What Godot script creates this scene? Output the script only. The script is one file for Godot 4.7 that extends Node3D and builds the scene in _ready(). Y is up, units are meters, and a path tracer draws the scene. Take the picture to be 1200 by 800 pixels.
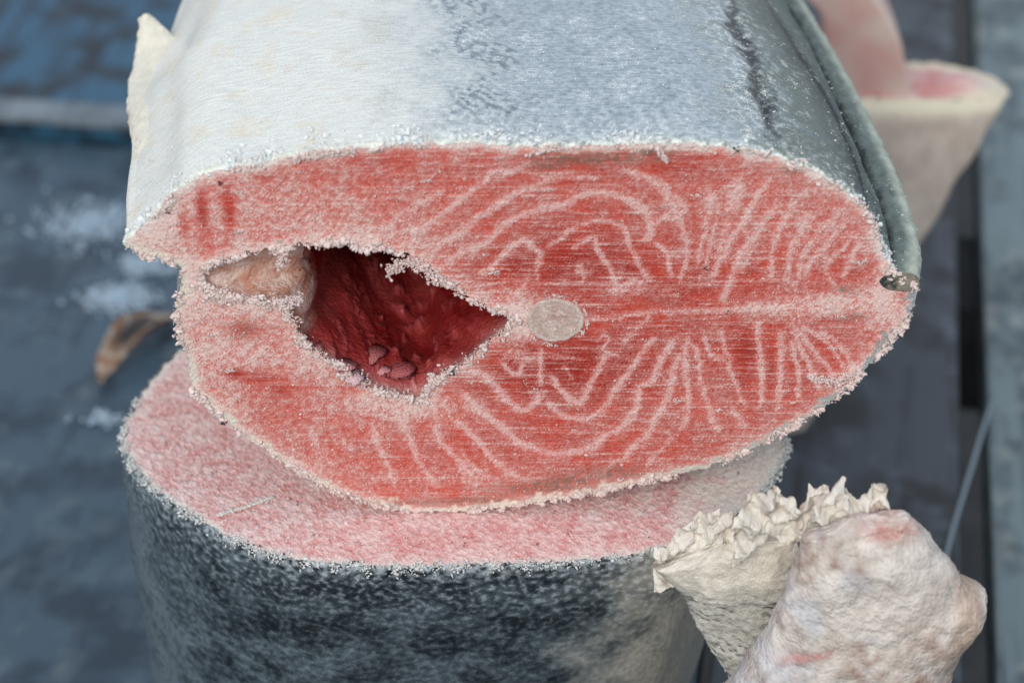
extends Node3D

# A close-up of frozen salmon chunks on a fish table, in the open under an overcast sky. Lengths below are millimetres; MM turns them into metres.
const MM := 0.001
const TOP := 105.0   # height of the standing chunk's cut face

var rng := RandomNumberGenerator.new()
var bit_meshes: Array = []


func _ready() -> void:
	rng.seed = 77
	# ---- camera
	var cam := Camera3D.new()
	cam.name = "camera"
	add_child(cam)
	cam.fov = 15.6
	cam.near = 0.02
	cam.far = 12.0
	cam.position = Vector3(0, 514.5, 545.1) * MM
	cam.rotation_degrees = Vector3(-33, 0, 0)
	var attr := CameraAttributesPhysical.new()
	attr.frustum_focal_length = 87.6
	attr.exposure_aperture = 9.5
	attr.frustum_focus_distance = 0.655
	attr.frustum_near = 0.02
	attr.frustum_far = 12.0
	cam.attributes = attr
	cam.current = true
	# ---- sky, daylight, exposure
	var env := Environment.new()
	env.background_mode = Environment.BG_SKY
	var sm := ProceduralSkyMaterial.new()
	sm.sky_top_color = Color(0.80, 0.85, 0.91)
	sm.sky_horizon_color = Color(0.86, 0.89, 0.92)
	sm.sky_curve = 0.2
	sm.ground_bottom_color = Color(0.36, 0.37, 0.38)
	sm.ground_horizon_color = Color(0.62, 0.64, 0.66)
	sm.sun_angle_max = 0.0
	var sky := Sky.new()
	sky.sky_material = sm
	env.sky = sky
	env.tonemap_mode = Environment.TONE_MAPPER_LINEAR
	env.tonemap_exposure = 1.06
	env.sdfgi_enabled = true
	env.ssao_enabled = true
	env.ssil_enabled = true
	var we := WorldEnvironment.new()
	we.name = "world_environment"
	we.environment = env
	add_child(we)
	var sun := DirectionalLight3D.new()
	sun.name = "daylight"
	sun.light_color = Color(1.0, 0.98, 0.95)
	sun.light_energy = 0.55
	sun.light_angular_distance = 24.0
	sun.shadow_enabled = true
	add_child(sun)
	sun.look_at_from_position(Vector3(-0.5, 1.05, 1.5), Vector3.ZERO, Vector3.UP)
	make_bits()
	table()
	upper_piece()
	lower_piece()
	far_piece()
	tails()
	small_things()


# ------------------------------------------------------------------ helpers
func c8(r: float, g: float, b: float) -> Color:
	return Color(r / 255.0, g / 255.0, b / 255.0)

func lin(r: float, g: float, b: float) -> Color:
	return c8(r, g, b).srgb_to_linear()

func sstep(a: float, b: float, x: float) -> float:
	var t := clampf((x - a) / (b - a), 0.0, 1.0)
	return t * t * (3.0 - 2.0 * t)

func noise(seed_: int, freq: float, octaves := 3, kind := FastNoiseLite.TYPE_SIMPLEX_SMOOTH) -> FastNoiseLite:
	var n := FastNoiseLite.new()
	n.seed = seed_
	n.noise_type = kind
	n.frequency = freq
	n.fractal_type = FastNoiseLite.FRACTAL_FBM if octaves > 1 else FastNoiseLite.FRACTAL_NONE
	n.fractal_octaves = octaves
	return n

func noise_bytes(n: FastNoiseLite, w: int, h: int) -> PackedByteArray:
	var im := n.get_image(w, h, false, false, true)
	im.convert(Image.FORMAT_L8)
	return im.get_data()

func streak_bytes(n: FastNoiseLite, w: int, h: int, kx: int, ky: int) -> PackedByteArray:
	var im := n.get_image(maxi(4, w / kx), maxi(4, h / ky), false, false, true)
	im.convert(Image.FORMAT_L8)
	im.resize(w, h, Image.INTERPOLATE_CUBIC)
	return im.get_data()

func p2(a: Array) -> PackedVector2Array:
	var r := PackedVector2Array()
	for i in a.size() / 2:
		r.append(Vector2(a[i * 2], a[i * 2 + 1]))
	return r

func crom(a: PackedVector2Array, closed: bool, step: float) -> PackedVector2Array:
	var r := PackedVector2Array()
	var n := a.size()
	var last := n if closed else n - 1
	for i in last:
		var q0: Vector2 = a[(i - 1 + n) % n] if closed else a[maxi(i - 1, 0)]
		var q1: Vector2 = a[i]
		var q2: Vector2 = a[(i + 1) % n]
		var q3: Vector2 = a[(i + 2) % n] if closed else a[mini(i + 2, n - 1)]
		var k := maxi(1, int(ceil(q1.distance_to(q2) / step)))
		for j in k:
			r.append(q1.cubic_interpolate(q2, q0, q3, float(j) / k))
	if not closed:
		r.append(a[n - 1])
	return r

func evenly(a: PackedVector2Array, n: int) -> PackedVector2Array:   # a closed loop as n points at even distances
	var cum := PackedFloat32Array([0.0])
	for i in a.size():
		cum.append(cum[i] + a[i].distance_to(a[(i + 1) % a.size()]))
	var r := PackedVector2Array()
	var k := 0
	for i in n:
		var want := cum[a.size()] * i / n
		while cum[k + 1] < want:
			k += 1
		r.append(a[k].lerp(a[(k + 1) % a.size()], (want - cum[k]) / maxf(1e-6, cum[k + 1] - cum[k])))
	return r

func rough(a: PackedVector2Array, amp: float, fine: float, seed_: int) -> PackedVector2Array:   # a torn edge: the loop pushed in and out
	var n1 := noise(seed_, 0.16, 2)
	var n2 := noise(seed_ + 1, 0.9, 2)
	var r := PackedVector2Array()
	var n := a.size()
	for i in n:
		var t := (a[(i + 1) % n] - a[(i - 1 + n) % n]).normalized()
		r.append(a[i] + t.orthogonal() * (n1.get_noise_2d(a[i].x, a[i].y) * amp + n2.get_noise_2d(a[i].x, a[i].y) * fine))
	return r

func sheet(nu: int, nv: int, P: PackedVector3Array, C := PackedColorArray(), UV := PackedVector2Array(), wrap_u := false, flip := false, keep := PackedByteArray()) -> ArrayMesh:
	var N := PackedVector3Array()
	N.resize(nu * nv)
	var idx := PackedInt32Array()
	var sgn := -1.0 if flip else 1.0
	for j in nv:
		for i in nu:
			var il := i - 1
			var ir := i + 1
			if wrap_u:
				il = nu - 2 if i == 0 else il
				ir = 1 if i == nu - 1 else ir
			else:
				il = maxi(il, 0)
				ir = mini(ir, nu - 1)
			var du := P[j * nu + ir] - P[j * nu + il]
			var dv := P[mini(j + 1, nv - 1) * nu + i] - P[maxi(j - 1, 0) * nu + i]
			var c := du.cross(dv) * sgn
			N[j * nu + i] = c.normalized() if c.length_squared() > 1e-30 else Vector3.UP
	for j in nv - 1:
		for i in nu - 1:
			var a := j * nu + i
			var b := a + 1
			var c := a + nu
			var d := c + 1
			if keep.size() and keep[j * nu + i] == 0:
				continue
			if flip:
				idx.append_array(PackedInt32Array([a, b, d, a, d, c]))
			else:
				idx.append_array(PackedInt32Array([a, d, b, a, c, d]))
	var arr := []
	arr.resize(Mesh.ARRAY_MAX)
	arr[Mesh.ARRAY_VERTEX] = P
	arr[Mesh.ARRAY_NORMAL] = N
	if C.size():
		arr[Mesh.ARRAY_COLOR] = C
	if UV.size():
		arr[Mesh.ARRAY_TEX_UV] = UV
	arr[Mesh.ARRAY_INDEX] = idx
	var m := ArrayMesh.new()
	m.add_surface_from_arrays(Mesh.PRIMITIVE_TRIANGLES, arr)
	return m

func part(called: String, mesh: Mesh, mat: Material, parent: Node) -> MeshInstance3D:
	var o := MeshInstance3D.new()
	o.name = called
	o.mesh = mesh
	o.material_override = mat
	parent.add_child(o, true)
	return o

func thing(called: String, label: String, category: String, at: Vector3, group := "") -> Node3D:
	var o := Node3D.new()
	o.name = called
	o.position = at
	o.set_meta("label", label)
	o.set_meta("category", category)
	if group:
		o.set_meta("group", group)
	add_child(o, true)
	return o

func vmat(rough_: float, spec := 0.5) -> StandardMaterial3D:
	var m := StandardMaterial3D.new()
	m.vertex_color_use_as_albedo = true
	m.roughness = rough_
	m.metallic_specular = spec
	return m

func grain_texture(seed_: int, freq: float, n := 512) -> NoiseTexture2D:
	var t := NoiseTexture2D.new()
	t.width = n
	t.height = n
	t.seamless = true
	t.noise = noise(seed_, freq, 4)
	return t

func with_grain(m: StandardMaterial3D, seed_: int, per_metre: float, depth_cm: float) -> StandardMaterial3D:   # fine frozen relief on a surface without a texture layout
	m.heightmap_enabled = true
	m.heightmap_texture = grain_texture(seed_, 0.03)
	m.heightmap_scale = depth_cm
	m.uv1_triplanar = true
	m.uv1_scale = Vector3.ONE * per_metre
	return m

func icy() -> StandardMaterial3D:
	var m := vmat(0.3, 0.5)
	m.subsurf_scatter_enabled = true
	m.subsurf_scatter_strength = 0.15
	return m

func frost_mat() -> StandardMaterial3D:
	var m := vmat(0.6, 0.4)
	m.subsurf_scatter_enabled = true
	m.subsurf_scatter_strength = 0.12
	return m

func make_bits() -> void:   # a few lumps of frost, torn flakes and needles, unit size
	for k in 6:
		var st := SurfaceTool.new()
		st.begin(Mesh.PRIMITIVE_TRIANGLES)
		var g := (1.0 + sqrt(5.0)) / 2.0
		var v := [Vector3(-1, g, 0), Vector3(1, g, 0), Vector3(-1, -g, 0), Vector3(1, -g, 0), Vector3(0, -1, g), Vector3(0, 1, g), Vector3(0, -1, -g), Vector3(0, 1, -g), Vector3(g, 0, -1), Vector3(g, 0, 1), Vector3(-g, 0, -1), Vector3(-g, 0, 1)]
		var f := [0, 11, 5, 0, 5, 1, 0, 1, 7, 0, 7, 10, 0, 10, 11, 1, 5, 9, 5, 11, 4, 11, 10, 2, 10, 7, 6, 7, 1, 8, 3, 9, 4, 3, 4, 2, 3, 2, 6, 3, 6, 8, 3, 8, 9, 4, 9, 5, 2, 4, 11, 6, 2, 10, 8, 6, 7, 9, 8, 1]
		for i in 12:
			v[i] = v[i].normalized() * rng.randf_range(0.45, 1.15) * Vector3(1.0 + 0.5 * (k % 3), 1.0, 0.8)
		st.set_smooth_group(-1 if k == 1 else 0)
		for i in f.size() / 3:
			for c in [0, 2, 1]:
				st.add_vertex(v[f[i * 3 + c]] * 0.5)
		st.generate_normals()
		bit_meshes.append(st.commit())

func bits(called: String, places: Array, tints: PackedColorArray, mat: Material, parent: Node, kind := 0, off := Vector3.ZERO) -> void:   # places: Transform3D in metres, off: where the thing stands
	if places.is_empty():
		return
	var mm := MultiMesh.new()
	mm.transform_format = MultiMesh.TRANSFORM_3D
	mm.use_colors = true
	mm.mesh = bit_meshes[kind]
	mm.instance_count = places.size()
	for i in places.size():
		var tr: Transform3D = places[i]
		tr.origin -= off * MM
		mm.set_instance_transform(i, tr)
		mm.set_instance_color(i, tints[i])
	var o := MultiMeshInstance3D.new()
	o.name = called
	o.multimesh = mm
	o.material_override = mat
	o.set_meta("kind", "stuff")
	parent.add_child(o, true)

func any_turn() -> Basis:
	return Basis(Vector3(rng.randfn(), rng.randfn(), rng.randfn()).normalized(), rng.randf() * TAU)

func bit_at(p: Vector3, size: float) -> Transform3D:
	return Transform3D(any_turn().scaled_local(Vector3(rng.randf_range(0.6, 1.3), rng.randf_range(0.6, 1.3), rng.randf_range(0.6, 1.3)) * size * MM), p * MM)

func long_bit(p: Vector3, dir: Vector3, length: float, thick: float) -> Transform3D:
	var x := dir.normalized()
	var y := x.cross(Vector3(rng.randfn(), rng.randfn(), rng.randfn())).normalized()
	return Transform3D(Basis(x * length * MM, y * thick * MM, x.cross(y) * thick * rng.randf_range(0.5, 1.0) * MM), p * MM)

# coarse grid of distances to an outer and an inner loop
func fields(outer: PackedVector2Array, inner: PackedVector2Array, cell: float, reach: float) -> Dictionary:
	var lo: Vector2 = outer[0]
	var hi := lo
	for q in outer:
		lo = lo.min(q)
		hi = hi.max(q)
	lo -= Vector2.ONE * cell * 3.0
	var nx := int((hi.x - lo.x) / cell) + 4
	var ny := int((hi.y - lo.y) / cell) + 4
	var d := [PackedFloat32Array(), PackedFloat32Array()]
	var near := [PackedInt32Array(), PackedInt32Array()]
	var R := int(reach / cell)
	for k in 2:
		d[k].resize(nx * ny)
		d[k].fill(reach)
		near[k].resize(nx * ny)
		near[k].fill(-1)
		var loop := outer if k == 0 else inner
		var dd: PackedFloat32Array = d[k]
		var nn: PackedInt32Array = near[k]
		var stride := 2
		for s in range(0, loop.size()):
			var rr := R if s % 4 == 0 else 3
			var cx := int((loop[s].x - lo.x) / cell)
			var cy := int((loop[s].y - lo.y) / cell)
			for y in range(maxi(0, cy - rr), mini(ny, cy + rr + 1)):
				var py := lo.y + y * cell - loop[s].y
				for x in range(maxi(0, cx - rr), mini(nx, cx + rr + 1)):
					var px := lo.x + x * cell - loop[s].x
					var e := sqrt(px * px + py * py)
					if e < dd[y * nx + x]:
						dd[y * nx + x] = e
						nn[y * nx + x] = s
		d[k] = dd
		near[k] = nn
	var inside := PackedByteArray()
	inside.resize(nx * ny)
	for y in ny:
		var py := lo.y + y * cell
		var xs := []
		for loop in [outer, inner]:
			var n: int = loop.size()
			for s in n:
				var a: Vector2 = loop[s]
				var b: Vector2 = loop[(s + 1) % n]
				if (a.y > py) != (b.y > py):
					xs.append(a.x + (py - a.y) / (b.y - a.y) * (b.x - a.x))
		xs.sort()
		for k in xs.size() / 2:
			for x in range(maxi(0, int(ceil((xs[k * 2] - lo.x) / cell))), mini(nx - 1, int(floor((xs[k * 2 + 1] - lo.x) / cell))) + 1):
				inside[y * nx + x] = 1
	return {"nx": nx, "ny": ny, "lo": lo, "cell": cell, "dO": d[0], "dI": d[1], "nO": near[0], "nI": near[1], "inside": inside, "outer": outer, "inner": inner}

# vertices of a cut face on that grid, those next to the outline moved onto it; keep = cells to draw
func face_grid(f: Dictionary) -> Array:
	var nx: int = f.nx
	var ny: int = f.ny
	var ins: PackedByteArray = f.inside
	var pos := PackedVector2Array()
	pos.resize(nx * ny)
	var ok := PackedByteArray()
	ok.resize(nx * ny)
	var dO: PackedFloat32Array = f.dO
	var dI: PackedFloat32Array = f.dI
	for y in ny:
		for x in nx:
			var k := y * nx + x
			pos[k] = f.lo + Vector2(x, y) * f.cell
			if ins[k]:
				ok[k] = 2
			elif x > 0 and y > 0 and x < nx - 1 and y < ny - 1:
				if ins[k - 1] or ins[k + 1] or ins[k - nx] or ins[k + nx] or ins[k - nx - 1] or ins[k + nx + 1] or ins[k - nx + 1] or ins[k + nx - 1]:
					ok[k] = 1
					if dO[k] <= dI[k] and f.nO[k] >= 0:
						pos[k] = f.outer[f.nO[k]]
					elif f.nI[k] >= 0:
						pos[k] = f.inner[f.nI[k]]
	var keep := PackedByteArray()
	keep.resize(nx * ny)
	for y in ny - 1:
		for x in nx - 1:
			var k := y * nx + x
			if ok[k] and ok[k + 1] and ok[k + nx] and ok[k + nx + 1] and (ok[k] + ok[k + 1] + ok[k + nx] + ok[k + nx + 1] > 4):
				keep[k] = 1
	return [pos, keep]

func upsampled(a: PackedFloat32Array, nx: int, ny: int, k: int) -> PackedFloat32Array:
	var im := Image.create_from_data(nx, ny, false, Image.FORMAT_RF, a.to_byte_array())
	im.resize(nx * k, ny * k, Image.INTERPOLATE_BILINEAR)
	return im.get_data().to_float32_array()

func stamp_blob(a: PackedFloat32Array, f: Dictionary, cx: float, cy: float, rx: float, ry: float, amp: float) -> void:
	var nx: int = f.nx
	var lo: Vector2 = f.lo
	var cell: float = f.cell
	for y in range(maxi(0, int((cy - 2.0 * ry - lo.y) / cell)), mini(f.ny, int((cy + 2.0 * ry - lo.y) / cell))):
		var v := (lo.y + y * cell - cy) / ry
		for x in range(maxi(0, int((cx - 2.0 * rx - lo.x) / cell)), mini(nx, int((cx + 2.0 * rx - lo.x) / cell))):
			var u := (lo.x + x * cell - cx) / rx
			a[y * nx + x] += amp * exp(-(u * u + v * v) * 1.1)

func stamp_line(a: PackedFloat32Array, f: Dictionary, line: PackedVector2Array, sigma: float, amp: float) -> void:
	var nx: int = f.nx
	var lo: Vector2 = f.lo
	var cell: float = f.cell
	var pts := crom(line, false, cell * 0.8)
	var r := int(2.6 * sigma / cell) + 1
	var n := pts.size()
	for s in n:
		var e := minf(1.0, minf(s, n - 1 - s) * cell * 0.8 / 2.5 + 0.35)
		var cx := int((pts[s].x - lo.x) / cell)
		var cy := int((pts[s].y - lo.y) / cell)
		for y in range(maxi(0, cy - r), mini(f.ny, cy + r + 1)):
			var py := lo.y + y * cell - pts[s].y
			for x in range(maxi(0, cx - r), mini(nx, cx + r + 1)):
				var px := lo.x + x * cell - pts[s].x
				var g := amp * e * exp(-(px * px + py * py) / (2.0 * sigma * sigma))
				if g > a[y * nx + x]:
					a[y * nx + x] = g

func picture(w: int, h: int, rgb: PackedByteArray) -> ImageTexture:
	return ImageTexture.create_from_image(Image.create_from_data(w, h, false, Image.FORMAT_RGB8, rgb))

func grey_picture(w: int, h: int, b: PackedByteArray) -> ImageTexture:
	return ImageTexture.create_from_image(Image.create_from_data(w, h, false, Image.FORMAT_L8, b))

func station(t: Array, z: float) -> Vector2:   # rows of [depth, shift of the left side, shift of the right side]
	for k in t.size() - 1:
		if z >= t[k + 1][0]:
			var e: float = smoothstep(0.0, 1.0, (z - t[k][0]) / (t[k + 1][0] - t[k][0])) * 0.35 + 0.65 * (z - t[k][0]) / (t[k + 1][0] - t[k][0])
			return Vector2(lerpf(t[k][1], t[k + 1][1], e), lerpf(t[k][2], t[k + 1][2], e))
	return Vector2(t[-1][1], t[-1][2])


# ------------------------------------------------------------------ the lying chunk with the salmon-red cut face
const BODY := [[0.0, 0.0, 0.0], [-25.0, -2.6, 0.6], [-40.0, -4.0, 0.3], [-75.0, -7.0, -3.5], [-100.0, -4.5, -6.5], [-121.0, -2.5, -9.5], [-150.0, -1.0, -13.5], [-190.0, 2.0, -18.0]]

func body_point(q: Vector2, z: float) -> Vector3:
	var s := station(BODY, z)
	var t := (q.x + 98.4) / 202.6
	var swell := 1.0 + 0.02 * sin(clampf(-z / 90.0, 0.0, 1.0) * PI)
	var yc := 165.0
	var yy := yc + (q.y - yc) * swell if q.y > yc else q.y
	return Vector3(q.x + lerpf(s.x, s.y, t), yy, z)

func upper_piece() -> void:
	var top_arc := p2([-98.4, 189.5, -96, 192.5, -92.4, 196.3, -87.7, 201, -82.1, 207.1, -75, 211.1, -64.9, 213, -54.1, 215.4, -38.1, 217.8, -21.2, 218.8, -8.5, 219, 4.2, 218.1, 21.2, 218.3, 36, 219, 50.8, 218.1, 63.7, 215.7, 74.6, 211.3, 82.4, 206.4, 88.1, 201.5, 92.3, 194.5, 94.9, 186.4, 98.5, 180.8, 103.6, 177.2])
	var low_arc := p2([103.5, 170.5, 99.2, 161.5, 93, 152.2, 86.9, 144.1, 77.3, 135.3, 66.3, 127.5, 52.9, 120.4, 37, 115.6, 20.9, 111.3, 4.6, 108.1, -11.6, 105.8, -25.6, 105.2, -37.2, 107.5, -48.6, 112.7, -59.8, 120.4, -70.8, 130.3, -79.4, 138.3, -83.9, 145.4, -85.2, 155.1, -87.3, 165.8, -85.5, 174.9, -84.4, 181.8, -86, 184.1, -92.3, 186.4])
	var both := PackedVector2Array(top_arc)
	both.append_array(low_arc)
	var raw := crom(both, true, 0.4)
	var n_top := 0
	for i in raw.size():
		if raw[i].distance_to(top_arc[top_arc.size() - 1]) < 0.3:
			n_top = i
			break
	var smooth_loop := raw
	var outer := rough(smooth_loop, 0.7, 0.8, 11)
	var hole := p2([-79.7, 179.3, -77.3, 183.6, -71.9, 186.2, -65.2, 188.2, -55.4, 189.7, -45.6, 190.5, -36.9, 189.5, -27.9, 187.2, -21.8, 183.4, -17.5, 178.8, -12.1, 174.4, -4.9, 170.5, -0.2, 168.1, -0.9, 165.2, -6.2, 160.5, -12.3, 154.1, -19.1, 149, -22.6, 144.3, -27.1, 142.7, -32.7, 144.6, -38.3, 146.8, -43.8, 150.8, -48.1, 155.1, -53.1, 158.3, -55.6, 162.6, -57.1, 167.9, -58.7, 171.5, -66.1, 173.1, -74.3, 174.6])
	var inner := rough(crom(hole, true, 0.4), 0.9, 1.3, 21)
	var f := fields(outer, inner, 0.4, 9.0)
	var nx: int = f.nx
	var ny: int = f.ny
	# --- where frost lies thick (R), where the pale muscle lines run (S), where the skin fat shows brown (B)
	var S := PackedFloat32Array()
	S.resize(nx * ny)
	var R := S.duplicate()
	var B := S.duplicate()
	var lines := [
		[0.75, 0.95, [-7.9, 180.8, -5, 183.4, -1.3, 188, 2.4, 191, 5.2, 189, 7.2, 186.7, 6.3, 182.4]],
		[0.5, 0.5, [6.5, 183.9, 6.8, 177.2]],
		[0.7, 0.75, [15.2, 188.5, 18.9, 191.2, 20.8, 191.7, 21.7, 188.5, 23.8, 184.7, 25.8, 181.3, 26.8, 177.5]],
		[0.7, 0.7, [8.7, 189.5, 11.5, 190.7, 14.7, 194, 17.9, 195.8, 21.6, 196.8, 25.5, 196.3, 28.3, 194.8, 29.7, 191.2, 30.2, 189, 31.6, 185.7, 33.7, 181.8, 35.3, 179]],
		[0.95, 1.0, [-17.5, 183.9, -13.1, 187.5, -6.9, 190, -2.6, 195, 2.4, 198.3, 8, 200.5, 13.1, 201.5, 17.4, 204.2, 22.5, 204.9, 27, 204, 31.4, 201.5, 34.2, 199.2, 35.1, 197.8]],
		[1.2, 1.1, [35.1, 198, 35, 194.5, 34.5, 191]],
		[0.7, 0.8, [35.9, 195.5, 37.8, 197, 40.1, 198.5]],
		[0.8, 0.8, [36.5, 190.5, 39.4, 187.2, 40.9, 180.1]],
		[0.85, 0.9, [-20.7, 187.5, -17.4, 190.7, -13, 193.5, -9.3, 197.3, -6, 199.5, -1.7, 203, 2.4, 205.4, 5.8, 206.2]],
		[0.7, 0.6, [6.4, 206.9, 8.5, 208.6, 11.3, 210.1, 15.8, 210.8]],
		[0.85, 0.85, [-26, 192.5, -19.6, 197.3, -15.5, 200.5, -12.9, 203, -10.1, 205.7, -7.3, 207.9, -4.5, 210.6, 1.1, 211.5, 4.3, 213.7]],
		[0.8, 0.5, [-32.4, 194.5, -26.9, 199, -22.5, 202.7, -17.1, 205.9]],
		[1.0, 0.8, [28.8, 211.1, 33.5, 209.3, 37.7, 206.9, 39.7, 203, 41.6, 198.8, 41.3, 196]],
		[0.8, 0.7, [40.5, 204.7, 43.5, 200.5, 42.5, 197.3, 44.8, 189, 43.2, 178.8]],
		[1.1, 0.9, [49.9, 205.2, 50.1, 201.5, 49.4, 198.5]],
		[0.8, 0.6, [49.4, 198.5, 48.6, 191.2, 47.6, 183.9]],
		[1.2, 0.9, [57.3, 208.4, 56.2, 204, 55.5, 200.5]],
		[0.8, 0.55, [55.1, 199, 53.8, 191.5, 51.9, 185.2]],
		[0.9, 0.85, [64.5, 208.9, 61.4, 203, 58.5, 196, 56.7, 193.3, 54.8, 189, 52.6, 183.4, 51.7, 180.1]],
		[0.9, 0.85, [67.1, 201.5, 63.7, 196.5, 62, 192.5, 59.3, 189, 57.6, 184.1, 55.9, 178.3, 54.2, 172.6]],
		[0.8, 0.85, [71.3, 203, 69.3, 197.3, 67.5, 193.3, 66.5, 188, 66.4, 179.3]],
		[0.8, 0.85, [75, 199, 73.5, 194.5, 72, 190.7, 70.8, 185.7, 70.9, 180.1]],
		[0.75, 0.8, [80.1, 197, 77.9, 193.3, 76, 189.5, 74.1, 185.9, 73.8, 180.1]],
		[0.75, 0.8, [84, 195.5, 81.3, 191.7, 78.7, 188, 76.1, 184.1, 75.3, 179.8]],
		[0.7, 0.75, [87.4, 193.8, 85.1, 189.5, 81.7, 185.7, 79.6, 181.8]],
		[0.7, 0.7, [88.7, 191.2, 86.5, 185.7, 85, 180.1]],
		[0.45, 0.6, [39.6, 186.4, 54.5, 185.9, 71.9, 185.7, 87.1, 186.4]],
		[0.4, 0.45, [43.9, 177.5, 57, 179, 72.3, 179.5]],
		[0.7, 0.8, [-2.7, 154.6, -0.4, 150.8, 2.2, 150.3, 2.7, 154.1]],
		[0.95, 1.0, [-10.5, 151.9, -7.2, 149.5, -3.8, 145.4, -0.5, 141.1, 3.2, 138.6, 6.1, 141.1, 7.9, 144.1]],
		[0.55, 0.85, [7.7, 146.5, 7.6, 152.5, 7.6, 158.6]],
		[0.9, 1.0, [10.3, 149.8, 12.9, 145.2, 16.7, 141.3, 19.2, 142.4, 21.1, 148.1, 23.5, 153, 24.8, 157]],
		[0.45, 0.8, [22.7, 161, 24, 162.6, 25.2, 160.5, 23.9, 158.1, 25.7, 156.7, 27.9, 155.9]],
		[0.35, 0.5, [13.7, 153, 15.3, 149.8, 16.4, 147.1]],
		[0.8, 0.9, [9.5, 141.1, 12.9, 137.5, 16.8, 136.1, 20.9, 136.4, 24.2, 138.9, 26.6, 144.1, 28.8, 147.6, 31, 151.4]],
		[0.9, 0.8, [31, 151.4, 35, 158.3, 37.1, 161.5]],
		[0.9, 0.95, [42.5, 161, 40.8, 158.1, 38.9, 154.1, 37.3, 148.7, 33.8, 146, 33.5, 141.9, 32, 137.5, 28.7, 132.5, 24.9, 130.3, 21.1, 126.3, 16, 124.9]],
		[0.95, 0.95, [-13.1, 144.3, -9.7, 139.7, -5.7, 136.1, -1.8, 131.9, 2.5, 127.7, 7.6, 125.5, 12.6, 124.4, 17.9, 125.5]],
		[0.9, 0.85, [-15.5, 135.5, -13.7, 133.9, -10.7, 130.8, -8.2, 127.2, -5.3, 123, -2.3, 119.6]],
		[0.85, 0.75, [-20.7, 133.9, -19, 128.6, -15.6, 124.1, -13.1, 120.4, -10.2, 116.7]],
		[0.75, 0.75, [-28.6, 135, -27.4, 129.7, -25.9, 124.1, -24.8, 121.3]],
		[0.75, 0.75, [-37.3, 133.9, -35.9, 127.7, -34, 122.7]],
		[0.7, 0.45, [-45.2, 130, -44, 125.5]],
		[0.9, 0.9, [44.2, 156.2, 42.4, 151.1, 42.1, 146.8, 40.9, 142.1, 38.2, 136.1, 36.3, 130.8, 31.8, 125.8, 29.9, 121.6]],
		[0.8, 0.8, [46.3, 161.5, 45.3, 157.5, 45.8, 149.5, 46.7, 144.1, 46.6, 136.4, 45.1, 132.5]],
		[0.7, 0.7, [47.2, 159.9, 49, 155.1, 49.6, 149.5, 50.5, 145.4, 51.6, 140.5]],
		[1.0, 0.8, [51.8, 140.5, 53.4, 135.8, 55.4, 131.9]],
		[0.7, 0.7, [50, 162.9, 52, 156.5, 56.2, 154.1, 58.9, 147.6, 60.8, 142.7, 62.2, 140.5]],
		[0.9, 0.8, [58, 139.4, 60, 136.4, 62.4, 133.1]],
		[0.7, 0.6, [54.4, 164.4, 55.5, 158.6, 57.3, 154.1]],
		[0.8, 0.85, [63.8, 166.8, 64.7, 158.6, 65.7, 151.6, 66.3, 140.2]],
		[0.8, 0.85, [69.7, 163.4, 70.4, 155.9, 70.7, 147.1, 70.5, 137.8]],
		[0.65, 0.8, [72.8, 161, 74.2, 155.9, 75.5, 149.5, 75.7, 141.6]],
		[0.65, 0.8, [73.5, 163.6, 75.9, 157.5, 78.7, 151.6, 82.1, 144.3]],
		[0.65, 0.8, [73.1, 165.5, 77.8, 159.1, 81.9, 154.1, 85.4, 149]],
		[0.65, 0.75, [75.4, 165, 81, 161.5, 84.6, 157, 87.2, 151.9]],
		[0.65, 0.75, [79.9, 163.9, 84.3, 160.7, 87.6, 156.5, 89.7, 151.4]],
		[0.6, 0.7, [18.6, 167.1, 25.5, 167.3, 31, 168.6]],
		[0.7, 0.6, [30.9, 168.9, 44.2, 169.7, 57.4, 170, 70.6, 171]],
		[0.4, 0.6, [0, 211.5, 8.5, 209.8, 21.3, 209.3]],
		[0.3, 0.6, [5.4, 206.4, 10.7, 205.9, 16.3, 205.4]],
		[0.35, 0.5, [-12.1, 176.7, 0, 178.8, 13.2, 178, 26.3, 178.5]],
		[0.35, 0.5, [0, 155.4, 11.2, 155.7, 17.9, 155.1]],
		[0.3, 0.45, [-12.4, 147.9, 0, 147.3, 11.2, 147.6]],
		[0.35, 0.5, [-9.1, 139.1, 9.1, 136.9, 22.8, 134.2, 43.3, 131.1]],
		[0.3, 0.4, [-2.3, 133.3, 18.2, 131.7, 32, 130]],
		[0.3, 0.5, [-26.1, 189, -17.4, 189.7, -4.3, 190]],
		[0.35, 0.5, [-11, 174.9, -2.2, 175.7, 4.4, 174.9]],
		[0.8, 0.5, [-39.1, 188.5, -32.5, 194, -28, 199]],
		[0.9, 0.5, [0, 174.9, 2.6, 176.7, 4.8, 180.8]],
		[0.8, 0.55, [16.6, 180.8, 17.5, 183.4, 18.4, 178.8]],
		[0.8, 0.5, [26.4, 173.1, 27.2, 176.7, 30.7, 178.8, 34.6, 178.3]],
		[0.8, 0.5, [29, 159.9, 33.7, 165.8, 35.8, 167.9]],
		[0.8, 0.55, [-13.8, 124.9, -10.1, 119.9, -6.5, 115.9]],
		[0.8, 0.5, [-2.3, 119.6, 2.3, 116.4, 9.2, 116.4]],
		[0.8, 0.5, [-34, 122.7, -33.2, 118.7, -31.9, 114.7]],
		[0.8, 0.5, [-25, 121.8, -23.1, 117.6, -20.4, 113.6]],
		[0.8, 0.45, [-54.2, 131.9, -52.2, 126.6, -50.5, 122.1]],
		[0.7, 0.5, [23.1, 116.4, 26.7, 120.7, 30.1, 123.5]],
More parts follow.
